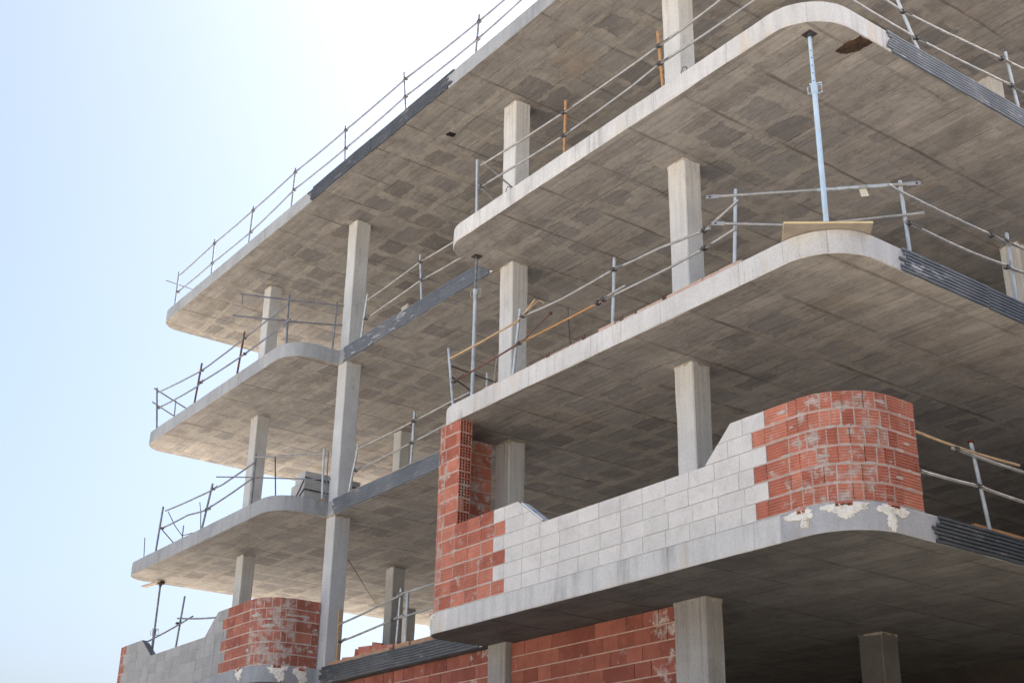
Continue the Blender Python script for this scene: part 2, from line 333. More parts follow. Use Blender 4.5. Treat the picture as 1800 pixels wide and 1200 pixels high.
def build(name, mb, mats, parent=None, smooth=False, bevel=0.0):
    mats = [M[k] if isinstance(k, str) else k for k in (mats if isinstance(mats, (list, tuple)) else [mats])]
    org = Vector((0,0,0))
    q = parent
    while q is not None: org += q.location; q = q.parent
    if parent is None and mb.v:                                # a thing of one mesh: origin at its base
        xs, ys, zs = zip(*mb.v); org = Vector(((min(xs)+max(xs))/2, (min(ys)+max(ys))/2, min(zs)))
    me = bpy.data.meshes.new(name)
    me.from_pydata([(x-org.x, y-org.y, z-org.z) for x, y, z in mb.v], [], mb.f)
    for m in mats: me.materials.append(m)
    me.polygons.foreach_set('material_index', mb.mi)
    a = me.attributes.new('tone', 'FLOAT', 'FACE'); a.data.foreach_set('value', mb.tone)
    a = me.attributes.new('smear', 'FLOAT', 'FACE'); a.data.foreach_set('value', mb.sm)
    bm = bmesh.new(); bm.from_mesh(me); bmesh.ops.recalc_face_normals(bm, faces=bm.faces)
    if bevel: bmesh.ops.bevel(bm, geom=bm.edges[:], offset=bevel, segments=1, affect='EDGES')
    bm.to_mesh(me); bm.free()
    if smooth:
        me.polygons.foreach_set('use_smooth', [True]*len(me.polygons))
        me.set_sharp_from_angle(angle=math.radians(40))
    o = bpy.data.objects.new(name, me); COL.objects.link(o)
    if parent is not None: o.parent = parent
    else: o.location = org
    return o
def thing(name, loc, label, cat, group=None, kind=None):
    e = bpy.data.objects.new(name, None); e.empty_display_size = 0.2
    COL.objects.link(e); e.location = loc
    return tag(e, label, cat, group, kind)
jit = lambda a: random.uniform(-a, a)
RUNS = {
  'roof' : ([((-26.949, 9.7, 14.283), (-26.964, 9.7, 15.227)), ((-24.894, 9.7, 14.283), (-24.945, 9.7, 15.255)), ((-23.007, 9.7, 14.283), (-22.963, 9.7, 15.228)), ((-21.061, 9.7, 14.283), (-21.033, 9.7, 15.258)), ((-18.862, 9.7, 14.283), (-18.97, 9.7, 15.212)), ((-16.695, 9.7, 14.283), (-16.853, 9.7, 15.26)), ((-14.559, 9.7, 14.283), (-14.489, 9.7, 15.092))], [[(-26.732, 9.665, 15.065), (-24.859, 9.665, 15.106)], [(-24.859, 9.665, 15.106), (-22.887, 9.665, 15.084)], [(-22.887, 9.665, 15.084), (-20.965, 9.665, 15.119)], [(-20.965, 9.665, 15.119), (-18.888, 9.665, 15.066)], [(-18.888, 9.665, 15.066), (-16.738, 9.665, 15.046)], [(-16.738, 9.665, 15.046), (-14.447, 9.665, 14.911)], [(-14.447, 9.665, 14.911), (-13.713, 9.665, 14.902), (-13.076, 9.665, 14.91)], [(-26.762, 9.665, 14.614), (-24.847, 9.665, 14.598)], [(-24.847, 9.665, 14.598), (-22.878, 9.665, 14.556)], [(-22.878, 9.665, 14.556), (-20.937, 9.665, 14.694)], [(-20.937, 9.665, 14.694), (-18.826, 9.665, 14.63)], [(-18.826, 9.665, 14.63), (-16.7, 9.665, 14.651)], [(-16.7, 9.665, 14.651), (-14.462, 9.665, 14.567)], [(-14.462, 9.665, 14.567), (-13.263, 9.665, 14.608), (-12.635, 9.665, 14.624)]]),
  'L3' : ([((-27.019, 9.7, 11.238), (-27.387, 9.7, 12.385)), ((-24.971, 9.7, 11.238), (-24.812, 9.7, 12.179)), ((-22.865, 9.7, 11.238), (-22.709, 9.7, 12.19))], [[(-27.104, 9.665, 12.196), (-25.13, 9.665, 11.992), (-24.671, 9.665, 11.952)], [(-24.671, 9.665, 11.952), (-22.593, 9.665, 12.001)], [(-22.593, 9.665, 12.001), (-20.787, 9.665, 12.089)], [(-27.008, 9.665, 11.774), (-24.817, 9.665, 11.63), (-24.651, 9.665, 11.67)], [(-24.651, 9.665, 11.67), (-22.505, 9.665, 11.621)], [(-22.505, 9.665, 11.621), (-20.64, 9.665, 11.688)]]),
  'L2' : ([((-26.107, 9.7, 8.24), (-26.001, 9.7, 9.239)), ((-23.755, 9.7, 8.24), (-23.455, 9.7, 9.149)), ((-21.537, 9.7, 8.24), (-21.545, 9.7, 9.261))], [[(-25.68, 9.665, 9.077), (-23.359, 9.665, 8.978)], [(-23.309, 9.665, 8.99), (-22.909, 9.665, 8.976), (-21.553, 9.665, 9.076)], [(-25.809, 9.665, 8.717), (-24.475, 9.665, 8.711), (-23.447, 9.665, 8.602)], [(-23.533, 9.665, 8.621), (-21.604, 9.665, 8.765)]]),
  'S3' : ([((-19.706, 10.75, 11.238), (-19.562, 10.75, 12.172)), ((-17.575, 10.75, 11.238), (-17.71, 10.75, 12.261))], [[(-19.44, 10.715, 12.009), (-17.632, 10.715, 12.08)], [(-17.632, 10.715, 12.08), (-16.697, 10.715, 12.037), (-15.834, 10.715, 12.004)], [(-19.498, 10.715, 11.627), (-17.561, 10.715, 11.69)], [(-17.561, 10.715, 11.69), (-16.373, 10.715, 11.63), (-15.649, 10.715, 11.603)]]),
  'S2' : ([((-19.761, 10.75, 8.24), (-19.509, 10.75, 9.13)), ((-17.662, 10.75, 8.24), (-17.621, 10.75, 9.231))], [[(-19.436, 10.715, 9.038), (-17.584, 10.715, 9.037)], [(-17.584, 10.715, 9.037), (-16.496, 10.715, 9.055), (-16.005, 10.715, 9.056)], [(-19.484, 10.715, 8.633), (-17.621, 10.715, 8.661)], [(-17.621, 10.715, 8.661), (-16.754, 10.715, 8.684), (-16.145, 10.715, 8.698)]]),
  'S1' : ([((-17.823, 10.75, 5.24), (-17.761, 10.75, 6.227))], [[(-19.611, 10.715, 5.933), (-17.83, 10.715, 6.09), (-17.727, 10.715, 6.1)], [(-17.887, 10.715, 6.127), (-16.921, 10.715, 6.118), (-16.298, 10.715, 6.125)], [(-19.606, 10.715, 5.624), (-17.693, 10.715, 5.757)], [(-17.916, 10.715, 5.736), (-16.73, 10.715, 5.758), (-16.12, 10.715, 5.773)]]),
  'R3' : ([((-14.378, 9.7, 11.238), (-14.412, 9.7, 12.255)), ((-12.223, 9.7, 11.238), (-12.19, 9.7, 12.167)), ((-10.168, 9.7, 11.238), (-10.239, 9.7, 12.198))], [[(-14.183, 9.665, 12.06), (-12.204, 9.665, 11.948)], [(-12.204, 9.665, 11.948), (-11.322, 9.665, 11.931), (-10.2, 9.665, 11.931)], [(-10.2, 9.665, 11.931), (-9.046, 9.665, 11.962), (-8.532, 9.665, 11.964)], [(-14.241, 9.665, 11.681), (-12.202, 9.665, 11.566)], [(-12.202, 9.665, 11.566), (-10.717, 9.665, 11.599), (-10.19, 9.665, 11.646)], [(-10.19, 9.665, 11.646), (-8.493, 9.665, 11.615), (-8.009, 9.665, 11.609)]]),
  'R2' : ([((-14.827, 9.7, 8.24), (-15.017, 9.7, 9.245)), ((-13.358, 9.7, 8.24), (-13.207, 9.7, 9.239)), ((-11.236, 9.7, 8.24), (-11.18, 9.7, 9.227)), ((-9.108, 9.7, 8.24), (-9.018, 9.7, 9.244))], [[(-14.851, 9.665, 9.033), (-13.282, 9.665, 9.045)], [(-13.11, 9.665, 9.08), (-12.254, 9.665, 9.016), (-11.165, 9.665, 9.038)], [(-11.165, 9.665, 9.038), (-10.287, 9.665, 8.988), (-9.528, 9.665, 8.91)], [(-9.528, 9.665, 8.91), (-9.261, 9.665, 8.969), (-9.044, 9.665, 9.032)], [(-14.779, 9.665, 8.627), (-13.298, 9.665, 8.686)], [(-13.179, 9.665, 8.697), (-11.487, 9.665, 8.682)], [(-11.487, 9.665, 8.682), (-11.171, 9.665, 8.718), (-11.039, 9.665, 8.723)], [(-11.373, 9.665, 8.689), (-10.119, 9.665, 8.656), (-9.542, 9.665, 8.673)], [(-9.542, 9.665, 8.673), (-9.112, 9.665, 8.71)]]),
  'R3s' : ([((-7.706, 11.741, 11.238), (-7.706, 11.383, 11.954)), ((-7.706, 13.791, 11.238), (-7.706, 13.672, 12.195))], [[(-7.671, 10.153, 11.468), (-7.671, 10.425, 11.468), (-7.671, 11.622, 11.467)], [(-7.671, 11.622, 11.467), (-7.671, 13.624, 11.626)], [(-7.671, 13.624, 11.626), (-7.671, 13.919, 11.634), (-7.671, 15.276, 11.696)], [(-7.671, 10.6, 11.78), (-7.671, 11.096, 11.784), (-7.671, 11.42, 11.776)], [(-7.671, 11.42, 11.776), (-7.671, 13.493, 11.994)], [(-7.671, 13.493, 11.994), (-7.671, 14.018, 12.052), (-7.671, 15.401, 12.144)]]),
  'R2s' : ([((-7.706, 11.033, 8.24), (-7.706, 10.998, 9.222)), ((-7.706, 13.031, 8.24), (-7.706, 13.032, 9.227))], [[(-7.671, 10.772, 9.049), (-7.671, 11.01, 9.039), (-7.671, 12.634, 9.055)], [(-7.671, 12.634, 9.055), (-7.671, 12.93, 9.052)], [(-7.671, 12.934, 9.069), (-7.671, 13.311, 9.083), (-7.671, 14.548, 9.091)], [(-7.671, 11.02, 8.668), (-7.671, 12.088, 8.663), (-7.671, 12.865, 8.715)], [(-7.671, 12.862, 8.698), (-7.671, 13.227, 8.728), (-7.671, 14.459, 8.773)]]),
  'R1s' : ([((-7.706, 11.86, 5.24), (-7.706, 11.716, 6.237))], [[(-7.671, 10.676, 6.129), (-7.671, 11.596, 6.105), (-7.671, 12.417, 6.13)], [(-7.671, 11.375, 6.077), (-7.671, 11.589, 6.072), (-7.671, 12.582, 6.066), (-7.671, 13.702, 6.062)], [(-7.671, 10.668, 5.699), (-7.671, 11.687, 5.732)], [(-7.671, 11.687, 5.732), (-7.671, 12.498, 5.711), (-7.671, 13.601, 5.699)]]),
}
# ------------------------------------------------------------------ camera, sky, sun
cam = bpy.data.cameras.new('camera'); co = bpy.data.objects.new('camera', cam); COL.objects.link(co)
cam.sensor_width = 36.0; cam.lens = 2262.33/1800*36.0; cam.clip_start = 0.1; cam.clip_end = 5000
yaw, pitch, roll = -0.94383353, 0.41092100, 0.01979507
cy, sy, cp, sp = math.cos(yaw), math.sin(yaw), math.cos(pitch), math.sin(pitch)
d = Vector((sy*cp, cy*cp, sp)); r0 = Vector((cy, -sy, 0)); u0 = r0.cross(d)
r1 = math.cos(roll)*r0+math.sin(roll)*u0; u1 = -math.sin(roll)*r0+math.cos(roll)*u0
co.matrix_world = Matrix(((r1.x, u1.x, -d.x, 0), (r1.y, u1.y, -d.y, 0), (r1.z, u1.z, -d.z, 1.6), (0, 0, 0, 1)))
SC.camera = co
SUN_EL, SUN_AZ = math.radians(55), math.radians(-1.5)      # azimuth clockwise from +Y: behind the building, to the left
w = bpy.data.worlds.new('World'); SC.world = w; w.use_nodes = True
sky = w.node_tree.nodes.new('ShaderNodeTexSky'); sky.sky_type = 'NISHITA'; sky.sun_disc = False
sky.sun_elevation = SUN_EL; sky.sun_rotation = SUN_AZ
sky.air_density = 1.0; sky.dust_density = 6.6; sky.ozone_density = 1.9; sky.altitude = 100
bg = w.node_tree.nodes['Background']; bg.inputs['Strength'].default_value = 0.073
w.node_tree.links.new(sky.outputs[0], bg.inputs[0])
sl = bpy.data.lights.new('sun', 'SUN'); sl.energy = 5.0; sl.angle = math.radians(0.5); sl.color = (1.0, 0.95, 0.87)
so = bpy.data.objects.new('sun', sl); COL.objects.link(so)
sd = Vector((math.sin(SUN_AZ)*math.cos(SUN_EL), math.cos(SUN_AZ)*math.cos(SUN_EL), math.sin(SUN_EL)))
so.rotation_euler = sd.to_track_quat('Z', 'Y').to_euler(); so.location = (0, 0, 60)
SC.view_settings.view_transform = 'Standard'; SC.view_settings.look = 'None'
SC.view_settings.exposure = 2.08; SC.view_settings.gamma = 1.0
# ------------------------------------------------------------------ ground
g = MB(); g.poly([(-900,-900,0),(900,-900,0),(900,900,0),(-900,900,0)], [(0,1,2,3)])
tag(build('ground', g, 'ground'), kind='structure')
def sheet(name, x0, x1, y0, y1, z0, z1, mat):
    m = MB(); m.box((x0, y0, z0), (x1, y1, z1)); return tag(build(name, m, mat), kind='structure')
sheet('road', -160, 160, -2.6, 5.6, -0.2, 0.006, 'road')
m = MB()
for i in range(-40, 40): m.box((i*4.0, 1.44, -0.1), (i*4.0+1.9, 1.56, 0.010))
tag(build('road_markings', m, 'paint'), kind='structure')
sheet('pavement', -160, 160, 5.6, 8.6, -0.2, 0.13, 'paving')
sheet('far_pavement', -160, 160, -5.2, -2.6, -0.2, 0.13, 'paving')
sheet('building_plot', -27.6, -6.5, 8.6, 24.6, -0.2, 0.05, 'soil')
# ------------------------------------------------------------------ plan outlines
def arc(cx, cy_, r, a0, a1, n=14):
    return [(cx+r*math.cos(math.radians(a0+(a1-a0)*i/n)), cy_+r*math.sin(math.radians(a0+(a1-a0)*i/n))) for i in range(n+1)]
def densify(pts, stepl=0.16, closed=True):
    out = []
    n = len(pts)
    for i in range(n if closed else n-1):
        a, b = Vector(pts[i]), Vector(pts[(i+1) % n]); L = (b-a).length; k = max(1, int(L/stepl))
        if L > 8.5 and (a.y+b.y)/2 > 15: k = max(1, int(L/1.0))
        out += [tuple(a.lerp(b, j/k)) for j in range(k)]
    if not closed: out.append(tuple(pts[-1]))
    return out
RL, RC, RD = 0.48, 0.60, 0.66
def outline(level):
    p = [(XA, YB)]+arc(XA+RL, YF+RL, RL, 180, 270)
    if level < 4:
        p += arc(XB-RC, YF+RC, RC, 270, 360)+[(XB, YS), (XC, YS)]
        r = RC if level > 1 else 0.34
        p += arc(XC+r, YF+r, r, 180, 270)
    p += arc(XD-RD, YF+RD, RD, 270, 360)+[(XD, YB)]
    return p
building = thing('concrete_building', (-17.6, 16.8, 0), 'unfinished concrete building of stacked slabs with rounded balcony corners on square columns', 'building')
def slab(level):
    zt, zb = Z[level], Z[level]-T
    pts = densify(outline(level)); n = len(pts); m = MB()
    P = [Vector((x, y, 0)) for x, y in pts]; nrm = []
    for i in range(n):
        t = (P[(i+1) % n]-P[i-1]).normalized(); nrm.append(Vector((t.y, -t.x, 0)))
    rings = []
    for zz, off, az, an in ((zt, -0.010, 0.004, 0.003), (zt-0.010, 0.0, 0.004, 0.003), (zt-0.14, 0.001, 0.0, 0.003), (zb+0.012, 0.0, 0.010, 0.004), (zb, -0.010, 0.0, 0.010)):
        R = []
        for i in range(n):
            q = P[i]
            k = mnoise.noise(Vector((q.x*1.7, q.y*1.7, zz*3)))
            R.append(tuple(q+nrm[i]*(off+an*k+jit(an*0.5))+Vector((0, 0, zz+az*mnoise.noise(Vector((q.x*2.3, q.y*2.3, zz*5+9)))+jit(az*0.3)))))
        rings.append(R)
    o = 0
    for R in rings: m.v += R
    for j in range(len(rings)-1):
        for i in range(n):
            x = P[i].x
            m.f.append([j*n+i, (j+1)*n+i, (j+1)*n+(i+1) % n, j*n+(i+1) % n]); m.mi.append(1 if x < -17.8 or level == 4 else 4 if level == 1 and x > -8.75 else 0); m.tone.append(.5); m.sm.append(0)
    zc = min(p[2] for p in rings[0])
    # flat soffit and deck, split into strips so that every n-gon stays simple
    b0 = (len(rings)-1)*n
    m.f.append([b0+i for i in range(n)]); m.mi.append(2); m.tone.append(.5); m.sm.append(0)
    m.f.append([i for i in range(n-1, -1, -1)]); m.mi.append(3); m.tone.append(.5); m.sm.append(0)
    s = build('floor_slab', m, ['edge_lit', 'edge_shaded', {1: 'soffit_shaded', 4: 'soffit_roof'}.get(level, 'soffit'), 'deck', 'edge_smooth'], building)
    return s
SLAB = {k: slab(k) for k in (1, 2, 3, 4)}
SLAB[4]['label'] = 'straight roof slab'
# ------------------------------------------------------------------ ribbed dark edge forms left on the slab edges
def edge_form(level, a, b, ribs=7, panel=1.25, end_a=0.07, end_b=0.07, drop=0.0):
    a, b = Vector((a[0], a[1], 0)), Vector((b[0], b[1], 0)); L = (b-a).length; t = (b-a)/L; nn = Vector((t.y, -t.x, 0))
    zb = Z[level]-T-0.004; h = T+0.008; pit = h/ribs; m = MB()
    cuts = [0.0]
    while cuts[-1]+panel*1.3 < L: cuts.append(cuts[-1]+panel*random.uniform(0.92, 1.06))
    cuts.append(L)
    for i in range(len(cuts)-1):
        dz, dn = jit(0.006), random.uniform(0.0, 0.006)
        for k in range(ribs):
            s0 = cuts[i]+0.004+(random.uniform(0, end_a) if i == 0 else 0); s1 = cuts[i+1]-0.004-(random.uniform(0, end_b) if i == len(cuts)-2 else 0)
            nseg = max(2, int((s1-s0)/0.12)); prev = None; PP = []; z0 = zb+k*pit+dz-drop
            for j in range(nseg+1):
                s = s0+(s1-s0)*j/nseg
                wv = 0.0022*mnoise.noise(Vector((s*2.1, level*3.1, a.x)))
                base = a+t*s+nn*(0.004+dn)
                lip = 0.006*mnoise.noise(Vector((s*3.3, k*0.0+7.7, level)))
                for (q, e) in ((0.0, -0.010), (0.0, -0.002), (0.18, -0.003), (0.24, 0.014), (0.80, 0.016), (0.86, -0.003), (1.0, -0.002), (1.0, -0.010)):
                    zz = z0+q*pit+wv+(lip if (k == 0 and q < .5) or (k == ribs-1 and q > .5) else 0)
                    PP.append(tuple(base+nn*e+Vector((0, 0, zz))))
            F = []
            for j in range(nseg):
                for c in range(7): F.append((j*8+c, (j+1)*8+c, (j+1)*8+c+1, j*8+c+1))
            for b0 in (0, nseg*8): F += [(b0, b0+1, b0+6, b0+7), (b0+2, b0+3, b0+4, b0+5)]
            m.poly(PP, F)
    return build('edge_form', m, 'form_dark' if level in (1, 4) else 'form', SLAB[level])
for lv in (1, 2, 3):
    edge_form(lv, (-20.16, YS), (XC-0.03, YS), end_a=0.10)
    edge_form(lv, (XD, {1: 10.72, 2: 10.66, 3: 10.86}[lv]), (XD, 22.5), end_a=0.16, panel=1.6)
edge_form(4, (-20.2, YF), (-15.02, YF), end_a=0.25, end_b=0.3)
# ------------------------------------------------------------------ columns
def column(x0, x1, y0, y1, z0, z1, mat, part='column'):
    m = MB(); nz = max(4, int((z1-z0)/0.22)); c = 0.014; P = []; F = []
    for k in range(nz+1):
        z = z0+(z1-z0)*k/nz
        ring = [(x0+c,y0),(x1-c,y0),(x1,y0+c),(x1,y1-c),(x1-c,y1),(x0+c,y1),(x0,y1-c),(x0,y0+c)]
        lift = 0.004 if (z-z0) > (z1-z0)*0.80 else 0.0            # the top lift is cast in a slightly wider form
        for (x, y) in ring:
            w = 0.0045
            P.append((x+(lift if x > (x0+x1)/2 else -lift)+w*mnoise.noise(Vector((x*9, y*9, z*1.7))), y+(lift if y > (y0+y1)/2 else -lift)+w*mnoise.noise(Vector((x*9+5, y*9, z*1.7))), z))
    for k in range(nz):
        for i in range(8): F.append((k*8+i, k*8+(i+1) % 8, (k+1)*8+(i+1) % 8, (k+1)*8+i))
    m.poly(P, F)
    c = build(part, m, mat, building)
    build('grout_collar', collar(x0, x1, y0, y1, z1-0.003, mat), 'grout', c, smooth=True)
    return c
def collar(x0, x1, y0, y1, z1, mat):
    m = MB(); P = []; ring = [(x0, y0), (x1, y0), (x1, y1), (x0, y1)]; pts = densify(ring, 0.03); n = len(pts)
    cx, cy_ = (x0+x1)/2, (y0+y1)/2
    for zz, o in ((0.0, 0.007), (-0.010, 0.006), (-0.030, 0.003), (-0.050, -0.004)):
        for i, (x, y) in enumerate(pts):
            d = Vector((x-cx, y-cy_, 0)).normalized(); k = mnoise.noise(Vector((x*14, y*14, z1)))
            P.append((x+d.x*(o+0.006*k), y+d.y*(o+0.006*k), z1+zz*(1+1.3*mnoise.noise(Vector((x*9+3, y*9, z1)))) ))
    for j in range(3):
        for i in range(n): m.f.append([j*n+i, j*n+(i+1) % n, (j+1)*n+(i+1) % n, (j+1)*n+i]); m.mi.append(0); m.tone.append(.5); m.sm.append(0)
    m.v = P
    return m
HT = {0: (0.0, Z[1]-T), 1: (Z[1], Z[2]-T), 2: (Z[2], Z[3]-T), 3: (Z[3], Z[4]-T)}
for fl in (0, 1, 2, 3):
    z0, z1 = HT[fl]; z0 -= 0.003; z1 += 0.004
    rough = fl == 0
    column(-24.185, -23.875, 10.70, 10.97, z0, z1, 'col_grey')
    column(-20.41, -20.09, 10.695, 11.01, z0, z1, 'col_grey')
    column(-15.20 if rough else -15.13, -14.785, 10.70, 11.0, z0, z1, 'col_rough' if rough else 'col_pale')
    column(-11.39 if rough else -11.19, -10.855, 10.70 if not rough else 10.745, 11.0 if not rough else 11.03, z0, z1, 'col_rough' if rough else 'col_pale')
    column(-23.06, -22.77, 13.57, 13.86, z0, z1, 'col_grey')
    column(-11.24, -10.87, 13.95, 14.28, z0, z1, 'col_shaded' if rough else 'col_pale')
    column(-9.81, -9.50, 16.33, 16.63, z0, z1, 'col_pale')
    if fl <= 1: column(-26.45, -26.14, 16.02, 16.26, z0, z1, 'col_grey')
# ------------------------------------------------------------------ masonry laid along a plan path
class Path:
    def __init__(s, pts):
        s.p = [Vector((x, y, 0)) for x, y in pts]; s.l = [0.0]
        for a, b in zip(s.p, s.p[1:]): s.l.append(s.l[-1]+(b-a).length)
        s.L = s.l[-1]
    def at(s, q):
        q = min(max(q, 0), s.L)
        for i in range(len(s.p)-1):
            if q <= s.l[i+1] or i == len(s.p)-2:
                return s.p[i].lerp(s.p[i+1], (q-s.l[i])/max(1e-9, s.l[i+1]-s.l[i]))
    def find_x(s, x):        # arclength on the front run (y near the front plane)
        for i in range(len(s.p)-1):
            a, b = s.p[i], s.p[i+1]
            if abs(a.y-b.y) < 1e-6 and a.x <= x <= b.x: return s.l[i]+(x-a.x)
def clip(poly, ax, az, bx, bz):       # keep the part of a (s, z) polygon to the right of the line a->b
    out = []
    for i in range(len(poly)):
        p, q = poly[i], poly[(i+1) % len(poly)]
        dp = (bx-ax)*(p[1]-az)-(bz-az)*(p[0]-ax); dq = (bx-ax)*(q[1]-az)-(bz-az)*(q[0]-ax)
        if dp <= 0: out.append(p)
        if dp*dq < 0: k = dp/(dp-dq); out.append((p[0]+(q[0]-p[0])*k, p[1]+(q[1]-p[1])*k))
    return out
def lay(mb, path, s0, s1, z, h, thick, mi=0, tone=None, smear=0.0, ribs=0, push=0.0, tilt=0.0, cuts=()):
    a, b = path.at(s0), path.at(s1); t = (b-a); L = t.length
    if L < 0.01: return
    t /= L; n = Vector((t.y, -t.x, 0)); tone = random.random() if tone is None else tone
    base = (a+b)/2
    A = a+n*push+Vector((0, 0, 0)); B = b+n*push
    if cuts:
        poly = [(s0, z), (s1, z), (s1, z+h), (s0, z+h)]
        for c in cuts: poly = clip(poly, *c)
        if len(poly) < 3: return
        mb.extr([a+t*(p[0]-s0)+n*push+Vector((0, 0, p[1])) for p in poly], -n*(thick+push), mi, tone, smear); return
    if ribs:
        zs, ds = [0.0], [0.0]
        k = 2*ribs+1
        for i in range(k):
            zs += [h*i/k+0.0006, h*(i+1)/k-0.0006]; ds += ([0.0, 0.0] if i % 2 == 0 else [-0.009, -0.009])
        zs.append(h); ds.append(0.0)
    else: zs, ds = [0.0, h], [0.0, 0.0]
    P = []; F = []; m = len(zs)
    for zz, dd in zip(zs, ds):
        e = Vector((0, 0, z+zz)); P += [A+n*(dd+tilt*(zz/h-0.5))+e, B+n*(dd+tilt*(zz/h-0.5))+e]
    for i in range(m-1): F.append((2*i, 2*i+1, 2*i+3, 2*i+2))
    o = len(P); back = -n*thick
    P += [A+back+Vector((0,0,z)), B+back+Vector((0,0,z)), B+back+Vector((0,0,z+h)), A+back+Vector((0,0,z+h))]
    F += [(o+1, o, o+3, o+2), (o, o+1, 1, 0), (2*m-2, 2*m-1, o+2, o+3)]
    F.append(tuple([o+3, o]+[2*i for i in range(m)])); F.append(tuple([o+1, o+2]+[2*i+1 for i in range(m-1, -1, -1)]))
    mb.poly(P, F, mi, tone, smear)
def courses(red, blk, mort, path, z0, n, pitch, zones, thick=0.13, seed=1, arcs=(), smear_fn=None, cuts=lambda k, s: (), bl=0.385, rl=0.315, ztop=None):
    """zones(k) -> list of (s0, s1, 'red'|'block') for course k"""
    rnd = random.Random(seed)
    for k in range(n):
        z = z0+k*pitch; hj = 0.018
        for (a, b, kind) in zones(k):
            s = a
            first = True
            while s < b-0.02:
                mid = s+0.05
                inarc = any(p <= mid <= q for p, q in arcs)
                L = (rnd.choice((0.10, 0.115, 0.13, 0.15)) if inarc else (rl if kind == 'red' else bl)*rnd.uniform(0.97, 1.03))
                if first and not inarc: L *= (1.0 if k % 2 else 0.55) if kind == 'red' and b-a > 1.2 else (1.0 if k % 2 == 0 else 0.62)
                first = False
                if not inarc:
                    for p, q in arcs:
                        if s < p-0.03 < s+L: L = p-s
                e = min(s+L, b)
                if b-e < 0.07: e = b
                vj = rnd.choice((0.006, 0.009, 0.012, 0.016)) if kind == 'red' else 0.007
                cc = cuts(k, s)
                if kind == 'red':
                    sm = smear_fn((s+e)/2, k) if smear_fn else 0.3
                    h = pitch-hj-rnd.uniform(-0.001, 0.004)
                    lay(red, path, s+vj/2, e-vj/2, z+hj, h, thick-0.02, 0, rnd.random(), sm, ribs=5, push=rnd.uniform(-0.002, 0.003), tilt=rnd.uniform(-0.003, 0.003))
                    lay(mort, path, s, e, z, hj+0.001, thick-0.03, 0, 0.5, 0, push=rnd.uniform(-0.005, 0.001))
                    if rnd.random() < (0.9 if inarc else 0.62): lay(mort, path, e-vj/2-0.002, e+vj/2+0.002, z+hj, h, thick-0.04, 0, 0.5, 0, push=rnd.uniform(-0.007, -0.001))
                    lay(mort, path, s, e, z+hj, pitch-hj, thick-0.05, 1, 0.5, 0, push=-0.024)
                else:
                    lay(blk, path, s+vj/2, e-vj/2, z+0.009, pitch-0.010, thick-0.02, 0, rnd.random(), 0, push=rnd.uniform(-0.002, 0.002), cuts=cc)
                    lay(mort, path, s, e, z, pitch, thick-0.045, 2, 0.5, 0, push=-0.006, cuts=cc)
                s = e
def plan_path(x0, x1, r0, r1, y1, inset, x_is_left=True):
    f = YF+inset
    p = [(x0+inset, y1)]+arc(x0+inset+r0-inset*0.5, f+r0-inset*0.5, r0-inset*0.5, 180, 270, 12)+arc(x1-inset-r1+inset*0.5, f+r1-inset*0.5, r1-inset*0.5, 270, 360, 14)+[(x1-inset, y1)]
    return Path(p)
PITCH = (Z[2]-T-Z[1])/14
# ---- right bay parapet on the first slab
pr = plan_path(XC, XD, 0.36, RD, 10.66, 0.012)
SX = lambda x: pr.find_x(x)
arcL = (0.66, SX(XC+0.012+0.36)+0.02); sarcR = SX(XD-RD-0.02); arcR = (sarcR, sarcR+RD*PI/2+0.0)
par = thing('parapet_wall', (-11.4, 10.0, Z[1]), 'right balcony parapet of lit blocks with red brick ends and tall brick pier', 'wall')
red, blk, mort = MB(), MB(), MB()
def zones_r(k):
    if k < 6:
        lx = -13.36 if k % 2 == 0 else -13.62
        rx = -8.93 if k % 2 == 0 else -8.74
        z = [(0.0, SX(lx), 'red')]
        if k < 4: z.append((SX(lx), SX(rx), 'block'))
        else: z += [(SX(lx), SX(-12.50), 'block'), (SX(-9.68), SX(rx), 'block')]
        z.append((SX(rx), pr.L, 'red')); return z
    return [(0.0, SX(-14.53), 'red')]
def cuts_r(k, s):
    if k < 4: return ()
    if s < SX(-11.0): return ((SX(-13.09), Z[1]+6*PITCH, SX(-12.54), Z[1]+4*PITCH),)
    return ((SX(-9.65), Z[1]+4*PITCH, SX(-9.23), Z[1]+6*PITCH),)
def smear_r(s, k):
    if s > sarcR-0.1: return 0.72 if 0.0 < s-sarcR < 0.95 else 0.45
    return 0.75 if s < arcL[1]+0.1 else 0.42
nfull = 14
courses(red, blk, mort, pr, Z[1], nfull, (Z[2]-T-Z[1])/nfull, zones_r, seed=3, arcs=(arcL, arcR), smear_fn=smear_r, cuts=cuts_r)
def finish_wall(par, red, blk, mort):
    o = build('red_brickwork', red, 'brick' if par is PAR_R else 'brick_shaded', par)
    build('block_infill', blk, 'block_lit' if par is PAR_R else 'block_shaded', par)
    build('mortar_bed', mort, ['mortar', 'mortar_dark', 'mortar_mid'], par)
    return o
PAR_R = par
pier = finish_wall(par, red, blk, mort)
